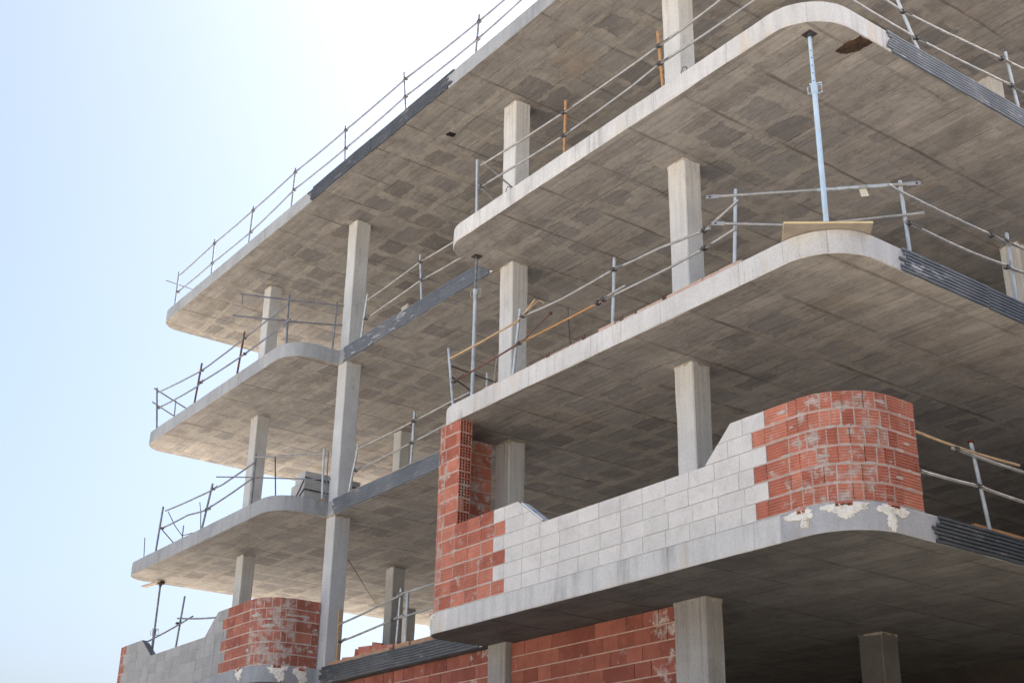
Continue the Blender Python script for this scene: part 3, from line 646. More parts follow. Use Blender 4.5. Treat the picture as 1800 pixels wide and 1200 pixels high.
# open ends of the hollow bricks where the pier stops
he = MB(); hd = MB(); leaf = MB()
for k in range(6, 14):
    z0 = Z[1]+k*PITCH+0.012; z1 = Z[1]+(k+1)*PITCH-0.004; x = -14.528; y0, y1 = YF+0.013, YF+0.218
    hd.box((x-0.004, y0+0.002, z0+0.002), (x+0.001, y1-0.002, z1-0.002))
    leaf.box((-15.05, YF+0.126, z0-0.012), (x-0.005, y1-0.001, z1+0.003), 0, random.random(), 0.3)
    for i in range(5):
        yy = y0+(y1-y0-0.010)*i/4; he.box((x-0.003, yy, z0), (x+0.026, yy+0.010, z1), 0, random.random(), 0.5)
    for j in range(5):
        zz = z0+(z1-z0-0.010)*j/4; he.box((x-0.003, y0+0.0005, zz), (x+0.0245, y1-0.0005, zz+0.010), 0, random.random(), 0.5)
    lay_z = z1-0.001; he.box((x-0.003, y0+0.001, lay_z), (x+0.016, y1-0.001, lay_z+0.016), 1)
    if k in (8, 11, 13): he.box((x, y0+0.03+0.02*(k % 3), z0+0.03), (x+0.014, y0+0.07, z0+0.11), 1)
e = build('hollow_brick_end', he, ['brick', 'mortar'], par); build('inner_leaf', leaf, 'brick', par); build('hole_shadow_lining', hd, 'dark', e)
# ---- left bay parapet on the first slab
pl = plan_path(XA, XB, RL, RC, 10.68, 0.012)
SL = lambda x: pl.find_x(x)
par = thing('parapet_wall', (-23.9, 10.0, Z[1]), 'left balcony parapet of shaded blocks with red brick ends, low in the middle', 'wall')
red, blk, mort = MB(), MB(), MB()
sal = SL(XB-RC-0.01)
def zones_l(k):
    lx = -26.98 if k % 2 == 0 else -27.02+0.16
    rx = -22.06 if k % 2 == 0 else -21.86
    z = [(0.0, SL(lx), 'red')]
    if k < 4: z.append((SL(lx), SL(rx), 'block'))
    else: z += [(SL(lx), SL(-25.4), 'block'), (SL(-22.85), SL(rx), 'block')]
    z.append((SL(rx), pl.L, 'red')); return z
def cuts_l(k, s):
    if k < 4: return ()
    if s < SL(-24.5): return ((SL(-26.02), Z[1]+6*PITCH, SL(-25.44), Z[1]+4*PITCH),)
    return ((SL(-22.82), Z[1]+4*PITCH, SL(-22.32), Z[1]+6*PITCH),)
courses(red, blk, mort, pl, Z[1], 6, PITCH, zones_l, seed=11, arcs=((10.68-YF-RL, 10.68-YF-RL+RL*PI/2), (sal, sal+RC*PI/2)),
        smear_fn=lambda s, k: 0.85 if 0 < s-sal < 0.95 else (0.5 if s > sal else 0.35), cuts=cuts_l)
finish_wall(par, red, blk, mort)
# cut edges dressed with a foam strip
f = MB()
def strip_on_cut(x0, z0, x1, z1, y, mi):
    a, b = Vector((x0, y, z0)), Vector((x1, y, z1)); dd = (b-a); nn = Vector((-dd.z, 0, dd.x)).normalized()
    if nn.z < 0: nn = -nn
    f.obox((a+b)/2+nn*0.011, dd/2, Vector((0, 0.062, 0)), nn*0.008, mi)
strip_on_cut(-13.02, 6.36, -12.56, 6.035, YF+0.074, 0)
tag(build('foam_strip', f, 'foam'), 'thin white foam strip lying on the sloped cut of the pale block parapet', 'foam strip')
f = MB(); strip_on_cut(-12.76, 6.205, -12.69, 6.155, YF+0.03, 0)
for v in range(len(f.v)): f.v[v] = (f.v[v][0], YF+0.008+(0.006 if f.v[v][1] > YF+0.03 else 0), f.v[v][2]+0.002)
tag(build('tape_strip', f, 'bluemark'), 'short blue tape strip on the sloped cut of the pale parapet', 'tape')
f = MB(); strip_on_cut(-25.93, 6.33, -25.46, 6.03, YF+0.074, 0)
tag(build('rubber_sheet', f, 'sheet'), 'dark grey sheet folded over the sloped cut of the grey block parapet', 'sheet')
# ---- ground storey infill walls between the columns
def infill(x0, x1, y, label, seed, x1_gap=0.012):
    p = Path([(x0+0.012, y), (x1-x1_gap, y)]); red, mort, rnd = MB(), MB(), random.Random(seed)
    top = Z[1]-T-0.012; pit = 0.2; n = int(top/pit)+1
    for k in range(n):
        z1 = top-k*pit; z = z1-pit
        if z < 0: z = 0.0
        s = 0.0; L = 0.305*(0.5 if k % 2 else 1.0)
        while s < p.L-0.02:
            e = min(s+L, p.L)
            if p.L-e < 0.06: e = p.L
            vj = rnd.choice((0.003, 0.003, 0.004, 0.006, 0.015)); hj = 0.014
            if k == 0: vj = rnd.choice((0.004, 0.006, 0.02))
            lay(red, p, s+vj/2, e-vj/2, z+hj, max(0.02, z1-z-hj-rnd.uniform(0, 0.003)), 0.1, 0, rnd.random(), 0.12 if e < p.L-0.3 else 0.55, push=rnd.uniform(-0.003, 0.003))
            s = e; L = 0.305*rnd.uniform(0.98, 1.02)
        lay(mort, p, 0, p.L, z, 0.0145, 0.09, 0, 0.5, 0, push=-0.001)          # pale bed joint
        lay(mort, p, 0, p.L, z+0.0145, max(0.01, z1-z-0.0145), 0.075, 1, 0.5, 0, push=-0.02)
    t = thing('infill_wall', ((x0+x1)/2, y, 0), label, 'wall', 'ground storey infill walls')
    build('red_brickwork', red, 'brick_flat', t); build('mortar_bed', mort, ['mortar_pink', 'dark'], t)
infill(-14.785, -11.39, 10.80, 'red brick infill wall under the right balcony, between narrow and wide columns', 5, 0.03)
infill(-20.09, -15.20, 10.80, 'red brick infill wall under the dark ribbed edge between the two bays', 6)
infill(-27.5, -20.41, 10.80, 'red brick infill wall under the shaded left balcony', 8)
# unseen rear and right buildings, added to shade the lower right side
def party(name, a, b, z1, label):
    m = MB(); m.box((min(a[0], b[0]), min(a[1], b[1]), 0), (max(a[0], b[0]), max(a[1], b[1]), z1))
    return tag(build(name, m, 'mortar_pink'), label, 'wall')
def added_building(x0, x1, y0, y1, h, label, mat, wins):
    t = thing('shading_building', ((x0+x1)/2, (y0+y1)/2, 0), label, 'building')
    m = MB(); m.box((x0, y0, 0), (x1, y1, h)); build('wall', m, mat, t)  # walls of the added shading building
    m = MB(); m.box((x0-0.15, y0-0.15, h), (x1+0.15, y1+0.15, h+0.25)); build('roof', m, 'deck', t)
    for (ax, ay, bx, by, nx, ny) in wins:
        for zz in (1.2, 4.2, 7.2, 10.2):
            if zz+1.5 > h: break
            for q in (0.2, 0.5, 0.8):
                cx_, cy_ = ax+(bx-ax)*q, ay+(by-ay)*q; tx, ty = (0.6 if ny else 0), (0.6 if nx else 0)
                m = MB(); m.obox((cx_+nx*0.02, cy_+ny*0.02, zz+0.7), (tx, ty, 0), (nx*0.05, ny*0.05, 0), (0, 0, 0.75)); f = build('window', m, 'foam', t)
                m = MB(); m.obox((cx_+nx*0.06, cy_+ny*0.06, zz+0.7), (tx*0.86, ty*0.86, 0), (nx*0.015, ny*0.015, 0), (0, 0, 0.66)); build('added_pane', m, 'form', f)
added_building(-24.5, 12.0, YB+0.03, YB+11, 13.6, 'unseen block added behind the concrete building to keep the alley in shade', 'added_building_wall', [(-24.5, YB+11, 12, YB+11, 0, 1)])
added_building(-3.4, 9.0, 9.0, YB, 8.6, 'unseen dark house added across the alley to shade the lower right storeys', 'added_building_wall', [(-3.4, 9.0, -3.4, YB, -1, 0), (-3.4, 9.0, 9.0, 9.0, 0, -1)])
m = MB(); m.box((-20.0, 17.0, 0.05), (XD, 17.25, Z[1]-T-0.004)); tag(build('shade_wall', m, 'soil'), 'dark wall added deep inside the ground storey to deepen its shade', 'wall')  # added to block light, so the ground storey stays dark
# ------------------------------------------------------------------ plaster patches and broken concrete
def blob(mb, path, s, z, w, h, seed, off=0.004, th=0.010, mi=0, n=72, taper=0.0):
    rnd = random.Random(seed); rim = []; top = []
    for i in range(n):
        a = 2*PI*i/n
        k = 1+0.32*mnoise.noise(Vector((math.cos(a)*1.6+seed*3.1, math.sin(a)*1.6, seed)))+0.30*mnoise.noise(Vector((math.cos(a)*4+seed, math.sin(a)*4, 3)))+0.16*mnoise.noise(Vector((math.cos(a)*11+seed, math.sin(a)*11, 5)))+rnd.uniform(-.05, .05)
        cx, cz = math.cos(a)*w*k, math.sin(a)*h*k
        cx *= 1+taper*(cz/h)
        rim.append((s+cx, z+cz))
    def P(q, o):
        c = path.at(q[0]); a, b = path.at(q[0]-0.02), path.at(q[0]+0.02); t = (b-a).normalized(); nn = Vector((t.y, -t.x, 0))
        return c+nn*o+Vector((0, 0, q[1]))
    rings = [[P(q, -0.004) for q in rim]]
    for f, o in ((0.97, off+th*0.5), (0.80, off+th), (0.55, off+th*1.1), (0.28, off+th)):
        R = []
        for q in rim:
            qq = (s+(q[0]-s)*f, z+(q[1]-z)*f)
            R.append(P(qq, o*(0.55+0.9*abs(mnoise.noise(Vector((qq[0]*17, qq[1]*17, seed)))))+0.5*th*mnoise.noise(Vector((qq[0]*45, qq[1]*45, seed)))))
        rings.append(R)
    pts = [p for R in rings for p in R]+[P((s, z), off+th)]; F = []
    for j in range(len(rings)-1):
        for i in range(n): F.append((j*n+i, j*n+(i+1) % n, (j+1)*n+(i+1) % n, (j+1)*n+i))
    for i in range(n): F.append(((len(rings)-1)*n+i, (len(rings)-1)*n+(i+1) % n, len(pts)-1))
    mb.poly(pts, F, mi)
def edge_path(x0, x1, r0, r1):
    return Path([(x0, 12.0)]+arc(x0+r0, YF+r0, r0, 180, 270, 16)+arc(x1-r1, YF+r1, r1, 270, 360, 24)+[(x1, 12.0)])
pe = edge_path(XC, XD, 0.34, RD); pf = edge_path(XA, XB, RL, RC)
def patch(path, s, items, chips, owner):
    m = MB()
    for i, (ds, dz, w, h, sd, tp) in enumerate(items): blob(m, path, s+ds, Z[1]+dz, w, h, sd, off=0.002+0.003*i, th=0.020, taper=tp)
    p = build('plaster_patch', m, 'plaster', owner, smooth=True)
    for ds, dz, w, h in chips:
        c = MB()
        lay(c, path, s+ds-w/2, s+ds+w/2, Z[1]+dz, h, 0.05, 0, random.random(), 0.3, push=0.024); lay(c, path, s+ds-w/2+0.01, s+ds+w/2-0.015, Z[1]+dz+h*0.2, h*0.25, 0.05, 1, push=0.026)
        build('brick_chip', c, ['brick', 'dark'], p)
se = pe.find_x(XD-RD-0.01)+0.01
patch(pe, se-0.03, [(-0.10, -0.06, 0.135, 0.045, 3, .3), (0.03, -0.08, 0.10, 0.075, 4, .4), (0.03, -0.16, 0.055, 0.045, 5, 0)], [(0.0, -0.055, 0.10, 0.05)], SLAB[1])
patch(pe, se+0.43, [(-0.10, -0.05, 0.15, 0.045, 13, .4), (0.07, -0.06, 0.15, 0.05, 14, .5), (0.0, -0.11, 0.10, 0.06, 15, .3)], [(-0.01, -0.045, 0.17, 0.05)], SLAB[1])
patch(pe, se+0.90, [(-0.05, -0.07, 0.11, 0.05, 23, .4), (0.12, -0.075, 0.10, 0.05, 25, .3), (-0.01, -0.17, 0.055, 0.09, 26, 0)], [(0.03, -0.05, 0.13, 0.05)], SLAB[1])
patch(pe, pe.find_x(XC+0.35)-0.32, [(0.0, -0.09, 0.13, 0.10, 31, .1), (0.16, -0.05, 0.16, 0.045, 33, .2)], [(0.05, -0.02, 0.12, 0.04)], SLAB[1])
sf = pf.find_x(XB-RC-0.01)+0.01
patch(pf, sf-0.22, [(0.0, -0.08, 0.14, 0.08, 41, .4), (0.05, -0.16, 0.07, 0.06, 42, 0)], [(0.0, -0.05, 0.08, 0.05)], SLAB[1])
patch(pf, sf+0.68, [(0.0, -0.08, 0.15, 0.09, 51, .5), (0.06, -0.18, 0.08, 0.08, 52, .2)], [(0.0, -0.045, 0.14, 0.05)], SLAB[1])
patch(pf, sf+1.10, [(0.0, -0.10, 0.12, 0.11, 61, .5), (0.06, -0.2, 0.09, 0.07, 62, .2)], [(0.02, -0.06, 0.12, 0.06)], SLAB[1])
sq = MB(); rq = random.Random(21)
for i in range(30):
    k = rq.randrange(0, 6); ss = sarcR+rq.uniform(-0.25, 1.25)
    blob(sq, pr, ss, Z[1]+k*PITCH+0.012+(rq.choice((0.0, 0.0, 0.09))), rq.uniform(0.02, 0.07), rq.uniform(0.010, 0.020), 100+i, off=0.001, th=0.006, n=18)
for i in range(20):
    k = rq.randrange(0, 14); ss = arcL[0]+rq.uniform(-0.05, 1.2)
    if k > 5 and ss > SX(-14.62): continue
    blob(sq, pr, ss, Z[1]+k*PITCH+0.012, rq.uniform(0.02, 0.07), rq.uniform(0.012, 0.03), 200+i, off=0.001, th=0.006, n=18)
build('squeezed_mortar', sq, 'mortar', PAR_R, smooth=True)
sq = MB()
for i in range(20):
    k = rq.randrange(0, 6); ss = sal+rq.uniform(-0.1, 1.35)
    w_ = rq.choice((0.03, 0.05, 0.12)); blob(sq, pl, ss, Z[1]+k*PITCH+0.012+rq.choice((0.0, 0.08)), w_, rq.uniform(0.015, 0.035), 300+i, off=0.001, th=0.006, n=18)
build('squeezed_mortar', sq, 'mortar', par, smooth=True)
def soffit_spall(level, poly, depth=0.02, mat='void', name='spalled_patch', seed=1):
    z = Z[level]-T; m = MB(); rnd = random.Random(seed); P = []
    for i in range(len(poly)):
        a, b = Vector(poly[i]), Vector(poly[(i+1) % len(poly)]); k = max(2, int((b-a).length/0.04))
        for j in range(k):
            q = a.lerp(b, j/k); P.append((q.x+rnd.uniform(-.012, .012), q.y+rnd.uniform(-.012, .012)))
    c = Vector((sum(p[0] for p in P)/len(P), sum(p[1] for p in P)/len(P)))
    n = len(P); rings = []
    for f, o in ((1.0, 0.002), (0.94, -0.006), (0.6, -0.010), (0.25, -0.006)):
        rings.append([(c.x+(p[0]-c.x)*f, c.y+(p[1]-c.y)*f, z+o+(0 if f == 1 else rnd.uniform(-0.006, 0.003))) for p in P])
    pts = [p for R in rings for p in R]; F = []
    for j in range(3):
        for i in range(n): F.append((j*n+i, j*n+(i+1) % n, (j+1)*n+(i+1) % n, (j+1)*n+i))
    F.append(tuple(3*n+i for i in range(n)))
    m.poly(pts, F); return build(name, m, mat, SLAB[level])
soffit_spall(3, [(-8.02, 10.48), (-7.86, 10.44), (-7.64, 10.47), (-7.63, 10.70), (-7.85, 10.68), (-7.93, 10.64), (-8.00, 10.60)], seed=4)
soffit_spall(4, [(-16.44, 10.36), (-16.30, 10.36), (-16.29, 10.50), (-16.42, 10.52)], mat='dark', name='open_sleeve', seed=6)
# pinkish bedding course of broken tile along the second slab edge, up to the corner
m = MB(); x = -14.0
while x < -8.95:
    L = random.uniform(0.22, 0.42); hh = 0.026 if x < -11.7 else 0.050
    m.box((x, YF+0.035+jit(0.008), Z[2]-0.006), (min(x+L, -8.9)-random.choice((0.004, 0.012, 0.05)), YF+0.16, Z[2]+hh+jit(0.008)), 0, random.random(), 0.7)
    x += L
build('bedding_course', m, 'mortar_pink', SLAB[2])
# ------------------------------------------------------------------ guard rails: posts, rail tubes and wire clips
def post(t, b, top, mat='galv', r=0.0205):
    m = MB(); m.tube([b, top], r*1.02, 12); 
    p = build('post', m, mat, t, smooth=True)
    return p
def rail(t, pts, mat='tube', r=0.017, name='rail'):
    a, b = Vector(pts[0]), Vector(pts[-1]); P = [Vector(p) for p in pts]
    # a little sag and bow in every tube
    Q = []
    for p, q in zip(P, P[1:]):
        L = (q-p).length; k = max(1, int(L/0.35))
        for j in range(k):
            f = j/k; Q.append(p.lerp(q, f)-Vector((0, 0, 0.006*L*4*f*(1-f)*random.uniform(.6, 1.2))))
    Q.append(P[-1]); dd = (Q[-1]-Q[-2]).normalized(); Q.append(Q[-1]+dd*0.10)
    Q[0] = Q[0]-(Q[1]-Q[0]).normalized()*0.06
    m = MB(); m.tube(Q, r, 10); return build(name, m, mat, t, smooth=True)
def clip_at(t, p, along, mat='clip'):
    p = Vector(p); al = Vector(along).normalized(); up = Vector((0, 0, 1)); out = al.cross(up).normalized()
    m = MB(); L = random.uniform(0.13, 0.24); o1 = out*0.022
    m.tube([p-al*0.03+up*0.03, p-al*0.05+o1, p+al*L+o1-up*0.012, p+al*(L+0.02)+up*0.02, p+al*0.02+up*0.035-o1], 0.0055, 6)
    m.obox(p+al*0.01, al*0.028, out*0.03, up*0.02)
    build('clip', m, mat, t)
def guard(key, label, group=None, pm='galv', rm='tube', special={}, clips=True):
    posts, rails = RUNS[key]
    c = posts[0][0]
    t = thing('guard_rail', c, label, 'guard rail', 'guard rails')
    for i, (b, p) in enumerate(posts): post(t, b, p, special.get(('p', i), pm), 0.0205)
    for i, pts in enumerate(rails):
        rail(t, pts, special.get(('r', i), rm), 0.0172 if not special.get(('r', i)) else 0.0145)
        if clips:
            a, b = Vector(pts[0]), Vector(pts[-1]); d = b-a
            if i > 0: clip_at(t, a, d)
    return t

rp, rr = RUNS['roof']
for x in (-12.4, -10.3, -8.3): rp.append(((x, 9.7, Z[4]), (x+0.03, 9.7, Z[4]+0.95)))
for a, b in ((-12.6, -10.3), (-10.3, -8.2)): rr += [[(a, 9.665, 14.92), (b, 9.665, 14.91)], [(a, 9.665, 14.6), (b, 9.665, 14.6)]]
RUNS['R3s'][0][0] = ((-7.706, 11.741, Z[3]), (-7.706, 11.245, 12.23))
g4 = guard('roof', 'long guard rail along the straight roof edge, against the sky', pm='galv_dark', rm='tube_dark')
rail(g4, [(-27.38, 9.62, 15.12), (-27.40, 10.6, 15.09), (-27.42, 12.2, 15.06)], 'clip', 0.012)
g3 = guard('L3', 'guard rail of the upper left balcony, its tubes running past the rounded corner', pm='galv_dark', rm='tube_dark', special={('p', 1): 'rust', ('p', 2): 'rust'})
post(g3, (-20.77, 9.74, Z[3]), (-20.88, 9.75, 12.35), 'galv_dark'); post(g3, (-20.46, 10.56, Z[3]), (-20.45, 10.58, 12.28), 'galv_dark', 0.017)
rail(g3, [(-21.18, 8.94, 12.241), (-20.41, 10.63, 12.207)], 'tube_dark'); rail(g3, [(-21.22, 8.85, 11.771), (-20.41, 10.63, 11.79)], 'tube_dark')
rail(g3, [(-27.42, 9.70, 12.36), (-27.43, 10.4, 12.11)], 'tube_dark', 0.017); rail(g3, [(-27.42, 9.70, 12.02), (-27.43, 10.4, 11.76)], 'tube_dark', 0.015)
post(g3, (-27.45, 10.24, Z[3]), (-27.45, 10.21, 12.22), 'galv_dark', 0.014)
m = MB(); m.tube([(-21.19, 8.93, 12.23), (-21.19, 8.94, 12.02)], 0.006, 6); build('hanging_wire', m, 'clip', g3)
g2 = guard('L2', 'bent and leaning guard rail of the middle left balcony, beside the stack of grey blocks', pm='galv_dark', rm='tube_dark')
post(g2, (-20.46, 10.60, Z[2]), (-20.45, 10.55, 9.27), 'galv'); post(g2, (-20.44, 10.66, Z[2]), (-20.47, 10.66, 9.22), 'galv_dark', 0.012)
post(g2, (-20.93, 9.90, Z[2]), (-20.91, 9.80, 9.07), 'rust', 0.012)
rail(g2, [(-21.47, 9.70, 9.186), (-20.53, 10.52, 9.181)], 'tube'); rail(g2, [(-22.02, 9.22, 8.834), (-21.55, 9.63, 8.795), (-20.43, 10.62, 8.69)], 'tube_dark', 0.012)
post(g2, (-26.1, 10.25, Z[2]), (-26.12, 10.25, 8.95), 'galv_dark', 0.013)
m = MB(); m.tube([(-25.68, 9.70, 9.06), (-25.72, 9.9, 8.80), (-25.75, 10.1, 8.62), (-25.3, 10.15, 8.60)], 0.009, 6); m.tube([(-25.85, 9.68, 8.70), (-25.80, 9.95, 8.45), (-25.8, 10.1, 8.33)], 0.011, 6)
build('bent_wire', m, 'clip', g2)
guard('S3', 'guard rail above the upper dark ribbed edge between the bays')
guard('S2', 'guard rail above the middle dark ribbed edge, its left post leaning beside the column')
g1 = guard('S1', 'guard rail above the lowest dark ribbed edge, in front of the broken brick rubble')
post(g1, (-18.21, 10.26+0.9, Z[1]), (-18.21, 10.26+0.9, 6.30), 'galv', 0.026)
t = thing('guard_rail', (-25.0, 9.9, Z[1]), 'short guard rail standing behind the low grey block parapet, one thin tube left hanging', 'guard rail', 'guard rails')
post(t, (-24.99, 9.9, Z[1]), (-24.70, 9.9, 7.13), 'galv_dark', 0.019)
rail(t, [(-26.63, 9.87, 6.43), (-24.2, 9.87, 6.62)], 'tube_dark'); rail(t, [(-24.78, 9.86, 6.69), (-23.06, 9.86, 6.44)], 'tube_dark', 0.017)
clip_at(t, (-24.84, 9.87, 6.60), (1, 0, 0))
u3 = guard('R3', 'guard rail along the front of the upper right balcony, with two orange timber posts', special={('p', 1): 'orange', ('p', 2): 'orange'})
rail(u3, [(-14.16, 9.68, 12.05), (-14.28, 10.75, 11.72)], 'tube', 0.014); rail(u3, [(-14.25, 9.68, 11.67), (-14.36, 10.4, 11.42)], 'tube', 0.014)
u2 = guard('R2', 'sagging guard rail along the front of the middle right balcony, part orange tube', special={('r', 0): 'ochre', ('r', 5): 'orange', ('r', 4): 'rust'})
rail(u2, [(-15.12, 9.88, 9.02), (-15.2, 10.62, 9.03-0.02)], 'clip', 0.013); rail(u2, [(-15.05, 9.84, 8.80), (-15.2, 10.40, 8.70)], 'clip', 0.013)
post(u2, (-15.2, 10.55, Z[2]), (-15.2, 10.545, 9.12), 'galv', 0.017)
m = MB(); m.tube([(-13.15, 9.66, 9.06), (-12.75, 9.62, 9.20)], 0.014, 6); m.tube([(-13.10, 9.64, 9.08), (-12.70, 9.64, 9.17), (-12.60, 9.66, 9.10)], 0.007, 6); build('loose_clamp', m, 'ochre', u2)
m = MB(); m.tube([(-13.15, 9.68, 8.70), (-12.55, 9.72, 8.93)], 0.008, 6); m.obox((-12.54, 9.72, 8.935), (0.02, 0, 0), (0, 0.02, 0), (0, 0, 0.015)); build('loose_wire', m, 'rust', u2)
def flat_end(t, p, d, mat='tube'):
    d = Vector(d).normalized(); p = Vector(p); up = Vector((0, 0, 1)); s = d.cross(up).normalized(); m = MB()
    m.obox(p+d*0.07, d*0.075, s*0.006, up*0.024); m.obox(p+d*0.10, d*0.012, s*0.0075, up*0.010, 1)
    build('flattened_end', m, [mat, 'dark'], t)
cr = thing('corner_rail', (-8.4, 10.3, Z[2]), 'grey tubes closing the rounded corner of the middle right balcony, with a hanging cream tag', 'guard rail', 'guard rails')
A, B = (-9.15, 9.55, 9.156), (-7.63, 11.03, 9.158)
m = MB(); m.tube([A, B], 0.0185, 10); build('rail', m, 'tube', cr, smooth=True); flat_end(cr, A, Vector(A)-Vector(B)); flat_end(cr, B, Vector(B)-Vector(A))
m = MB(); m.tube([(-8.35, 10.33, 9.155), (-7.75, 10.915, 9.157)], 0.023, 10); build('sleeve', m, 'galv', cr, smooth=True)
m = MB(); m.tube([(-9.12, 9.59, 8.80), (-8.40, 10.29, 8.70)], 0.0165, 10); build('rail', m, 'tube', cr, smooth=True); flat_end(cr, (-9.12, 9.59, 8.80), (-1, -1, .1))
m = MB(); m.tube([(-8.45, 10.24, 8.71), (-7.53, 11.13, 8.775)], 0.0155, 10); build('rail', m, 'tube', cr, smooth=True)
m = MB(); m.obox((-7.98, 10.69, 9.085), (0.030, 0.029, 0), (0.003, -0.003, 0), (0.008, 0.008, -0.052)); m.obox((-7.985, 10.69, 9.150), (0.036, 0.035, 0), (0.02, -0.02, 0), (0, 0, 0.022), 1); build('tag', m, ['tag', 'tube'], cr)
guard('R3s', 'guard rail along the side edge of the upper right balcony, at the picture edge')
guard('R2s', 'guard rail along the side edge of the middle right balcony, right of the timber platform')
k1 = guard('R1s', 'guard rail right of the red brick parapet corner, one ochre timber rail over steel', special={('r', 0): 'ochre'})
m = MB(); m.tube([(-7.706, 11.717, 6.228), (-7.706, 11.716, 6.252)], 0.034, 12); build('post_cap', m, 'cap', k1)
# ------------------------------------------------------------------ shoring props
def prop(loc, top, label, mats, split=0.6, hole_n=7, base=True):
    x, y, z = loc; L = top-z; t = thing('shoring_prop', loc, label, 'prop', 'shoring props'); zs = z+L*split
    m = MB(); m.tube([(x, y, z+0.008), (x, y, zs)], 0.030, 14); build('outer_tube', m, mats[0], t, smooth=True)
    m = MB(); m.tube([(x, y, zs-0.1), (x, y, top-0.01)], 0.0225, 14)
    mm = MB(); a = math.atan2(-y, -x)
    it = build('inner_tube', m, mats[1], t, smooth=True)
    for i in range(hole_n):
        zz = zs+0.10+i*0.105
        if zz > top-0.2: break
        dx, dy = math.cos(a), math.sin(a); mm.tube([(x+dx*0.020, y+dy*0.020, zz), (x+dx*0.0235, y+dy*0.0235, zz)], 0.0075, 8)
    if mm.v: build('pin_hole', mm, 'dark', it)
    m = MB(); m.tube([(x, y, zs-0.06), (x, y, zs+0.055)], 0.040, 14); c = build('collar', m, mats[2], t, smooth=True)
    dx, dy = math.cos(a+PI/2), math.sin(a+PI/2)
    m = MB(); m.tube([(x+dx*0.03, y+dy*0.03, zs+0.04), (x+dx*0.085, y+dy*0.085, zs+0.05), (x+dx*0.085, y+dy*0.085, zs-0.05), (x+dx*0.03, y+dy*0.03, zs-0.06)], 0.007, 6)
    m.tube([(x-dx*0.03, y-dy*0.03, zs+0.05), (x-dx*0.075, y-dy*0.075, zs+0.03), (x-dx*0.07, y-dy*0.07, zs-0.06), (x-dx*0.03, y-dy*0.03, zs-0.05)], 0.006, 6)
    m.tube([(x-dx*0.05, y-dy*0.05, zs+0.075), (x+dx*0.09, y+dy*0.09, zs+0.075)], 0.009, 6); build('handle', m, mats[2], c)
    m = MB(); m.box((x-0.065, y-0.065, top-0.011), (x+0.065, y+0.065, top-0.001)); m.tube([(x, y, top-0.05), (x, y, top-0.011)], 0.032, 12); build('head_plate', m, 'clip', t)
    m = MB(); m.box((x-0.065, y-0.065, z), (x+0.065, y+0.065, z+0.010)); build('base_plate', m, mats[0], t)
    return t
prop((-7.98, 9.98, Z[2]+0.027), Z[3]-T-0.001, 'pale blue steel prop standing on the plywood platform at the near rounded corner', ('blue', 'blue', 'blue'), split=0.715)
prop((-15.02, 10.16, Z[2]+0.003), Z[3]-T-0.001, 'dull grey steel prop under the rounded left end of the upper right balcony', ('galv', 'galv_dark', 'galv'), split=0.76)
prop((-27.25, 10.33, Z[1]+0.003), Z[2]-T-0.075, 'slender dark prop at the far left end, holding a board against the sky', ('galv_dark', 'galv_dark', 'galv_dark'), split=0.60, hole_n=0)
# ------------------------------------------------------------------ loose timber, plywood, blocks, rubble, rebar
def plank(a, b, w, h, mat, label, name='timber_plank', group=None, up=(0, 0, 1)):
    a, b = Vector(a), Vector(b); d = (b-a); s = d.cross(Vector(up)).normalized(); n = s.cross(d).normalized(); m = MB()
    k = 6; P = []; F = []
    for i in range(k+1):
        q = a.lerp(b, i/k)+n*0.004*mnoise.noise(Vector((i*1.3, a.x, a.z)))
        P += [q-s*w/2, q+s*w/2, q+s*w/2+n*h, q-s*w/2+n*h]
    for i in range(k):
        for c in range(4): F.append((i*4+c, i*4+(c+1) % 4, i*4+4+(c+1) % 4, i*4+4+c))
    F += [(3,2,1,0), tuple(k*4+c for c in range(4))]
    m.poly(P, F); return tag(build(name, m, mat), label, 'plank', group)
# plywood sheet on the near corner: underside, yellowish edge
c4 = [(-8.42, 9.73), (-8.03, 9.34), (-7.44, 10.07), (-7.84, 10.46)]
m = MB(); z0 = Z[2]+0.003; z1 = z0+0.024; n = 4
m.poly([(x, y, z0) for x, y in c4]+[(x, y, z1) for x, y in c4], [(3,2,1,0), (4,5,6,7)]+[(i, (i+1) % 4, 4+(i+1) % 4, 4+i) for i in range(4)])
m.mi = [0, 0, 1, 1, 1, 1]
tag(build('plywood_sheet', m, ['ply', 'plyedge']), 'square plywood sheet laid over the near rounded corner, jutting out past the slab edge', 'plywood')
plank((-28.02, 10.24, Z[2]-T-0.030), (-27.22, 10.36, Z[2]-T-0.030), 0.12, 0.028, 'ply', 'short board clamped under the far left slab end, sticking out into the sky', 'timber_board')
plank((-27.36, 10.34, Z[2]-T-0.074), (-27.14, 10.34, Z[2]-T-0.074), 0.10, 0.043, 'void', 'dark timber packing block on the far left prop, just under the board', 'timber_block')
plank((-19.98, 10.73, Z[1]+0.002), (-17.95, 10.73, Z[1]+0.002), 0.045, 0.070, 'scrap', 'dusty brown timber plank on edge along the lowest ribbed edge, left of the post')
plank((-17.80, 10.73, Z[1]+0.002), (-17.37, 10.73, Z[1]+0.002), 0.05, 0.085, 'scrap', 'short brown timber piece on the lowest ribbed edge, right of the post')
plank((-17.31, 10.73, Z[1]+0.002), (-15.40, 10.73, Z[1]+0.002), 0.05, 0.075, 'scrap', 'brown plank on the lowest ribbed edge, running behind the brick pier')
plank((-19.62, 10.70, Z[2]+0.002), (-15.45, 10.70, Z[2]+0.002), 0.04, 0.030, 'ochre', 'thin ochre batten lying along the middle ribbed edge')
plank((-19.75, 10.71, Z[3]+0.002), (-19.05, 10.71, Z[3]+0.002), 0.04, 0.035, 'ochre', 'short ochre batten at the column end of the upper ribbed edge')
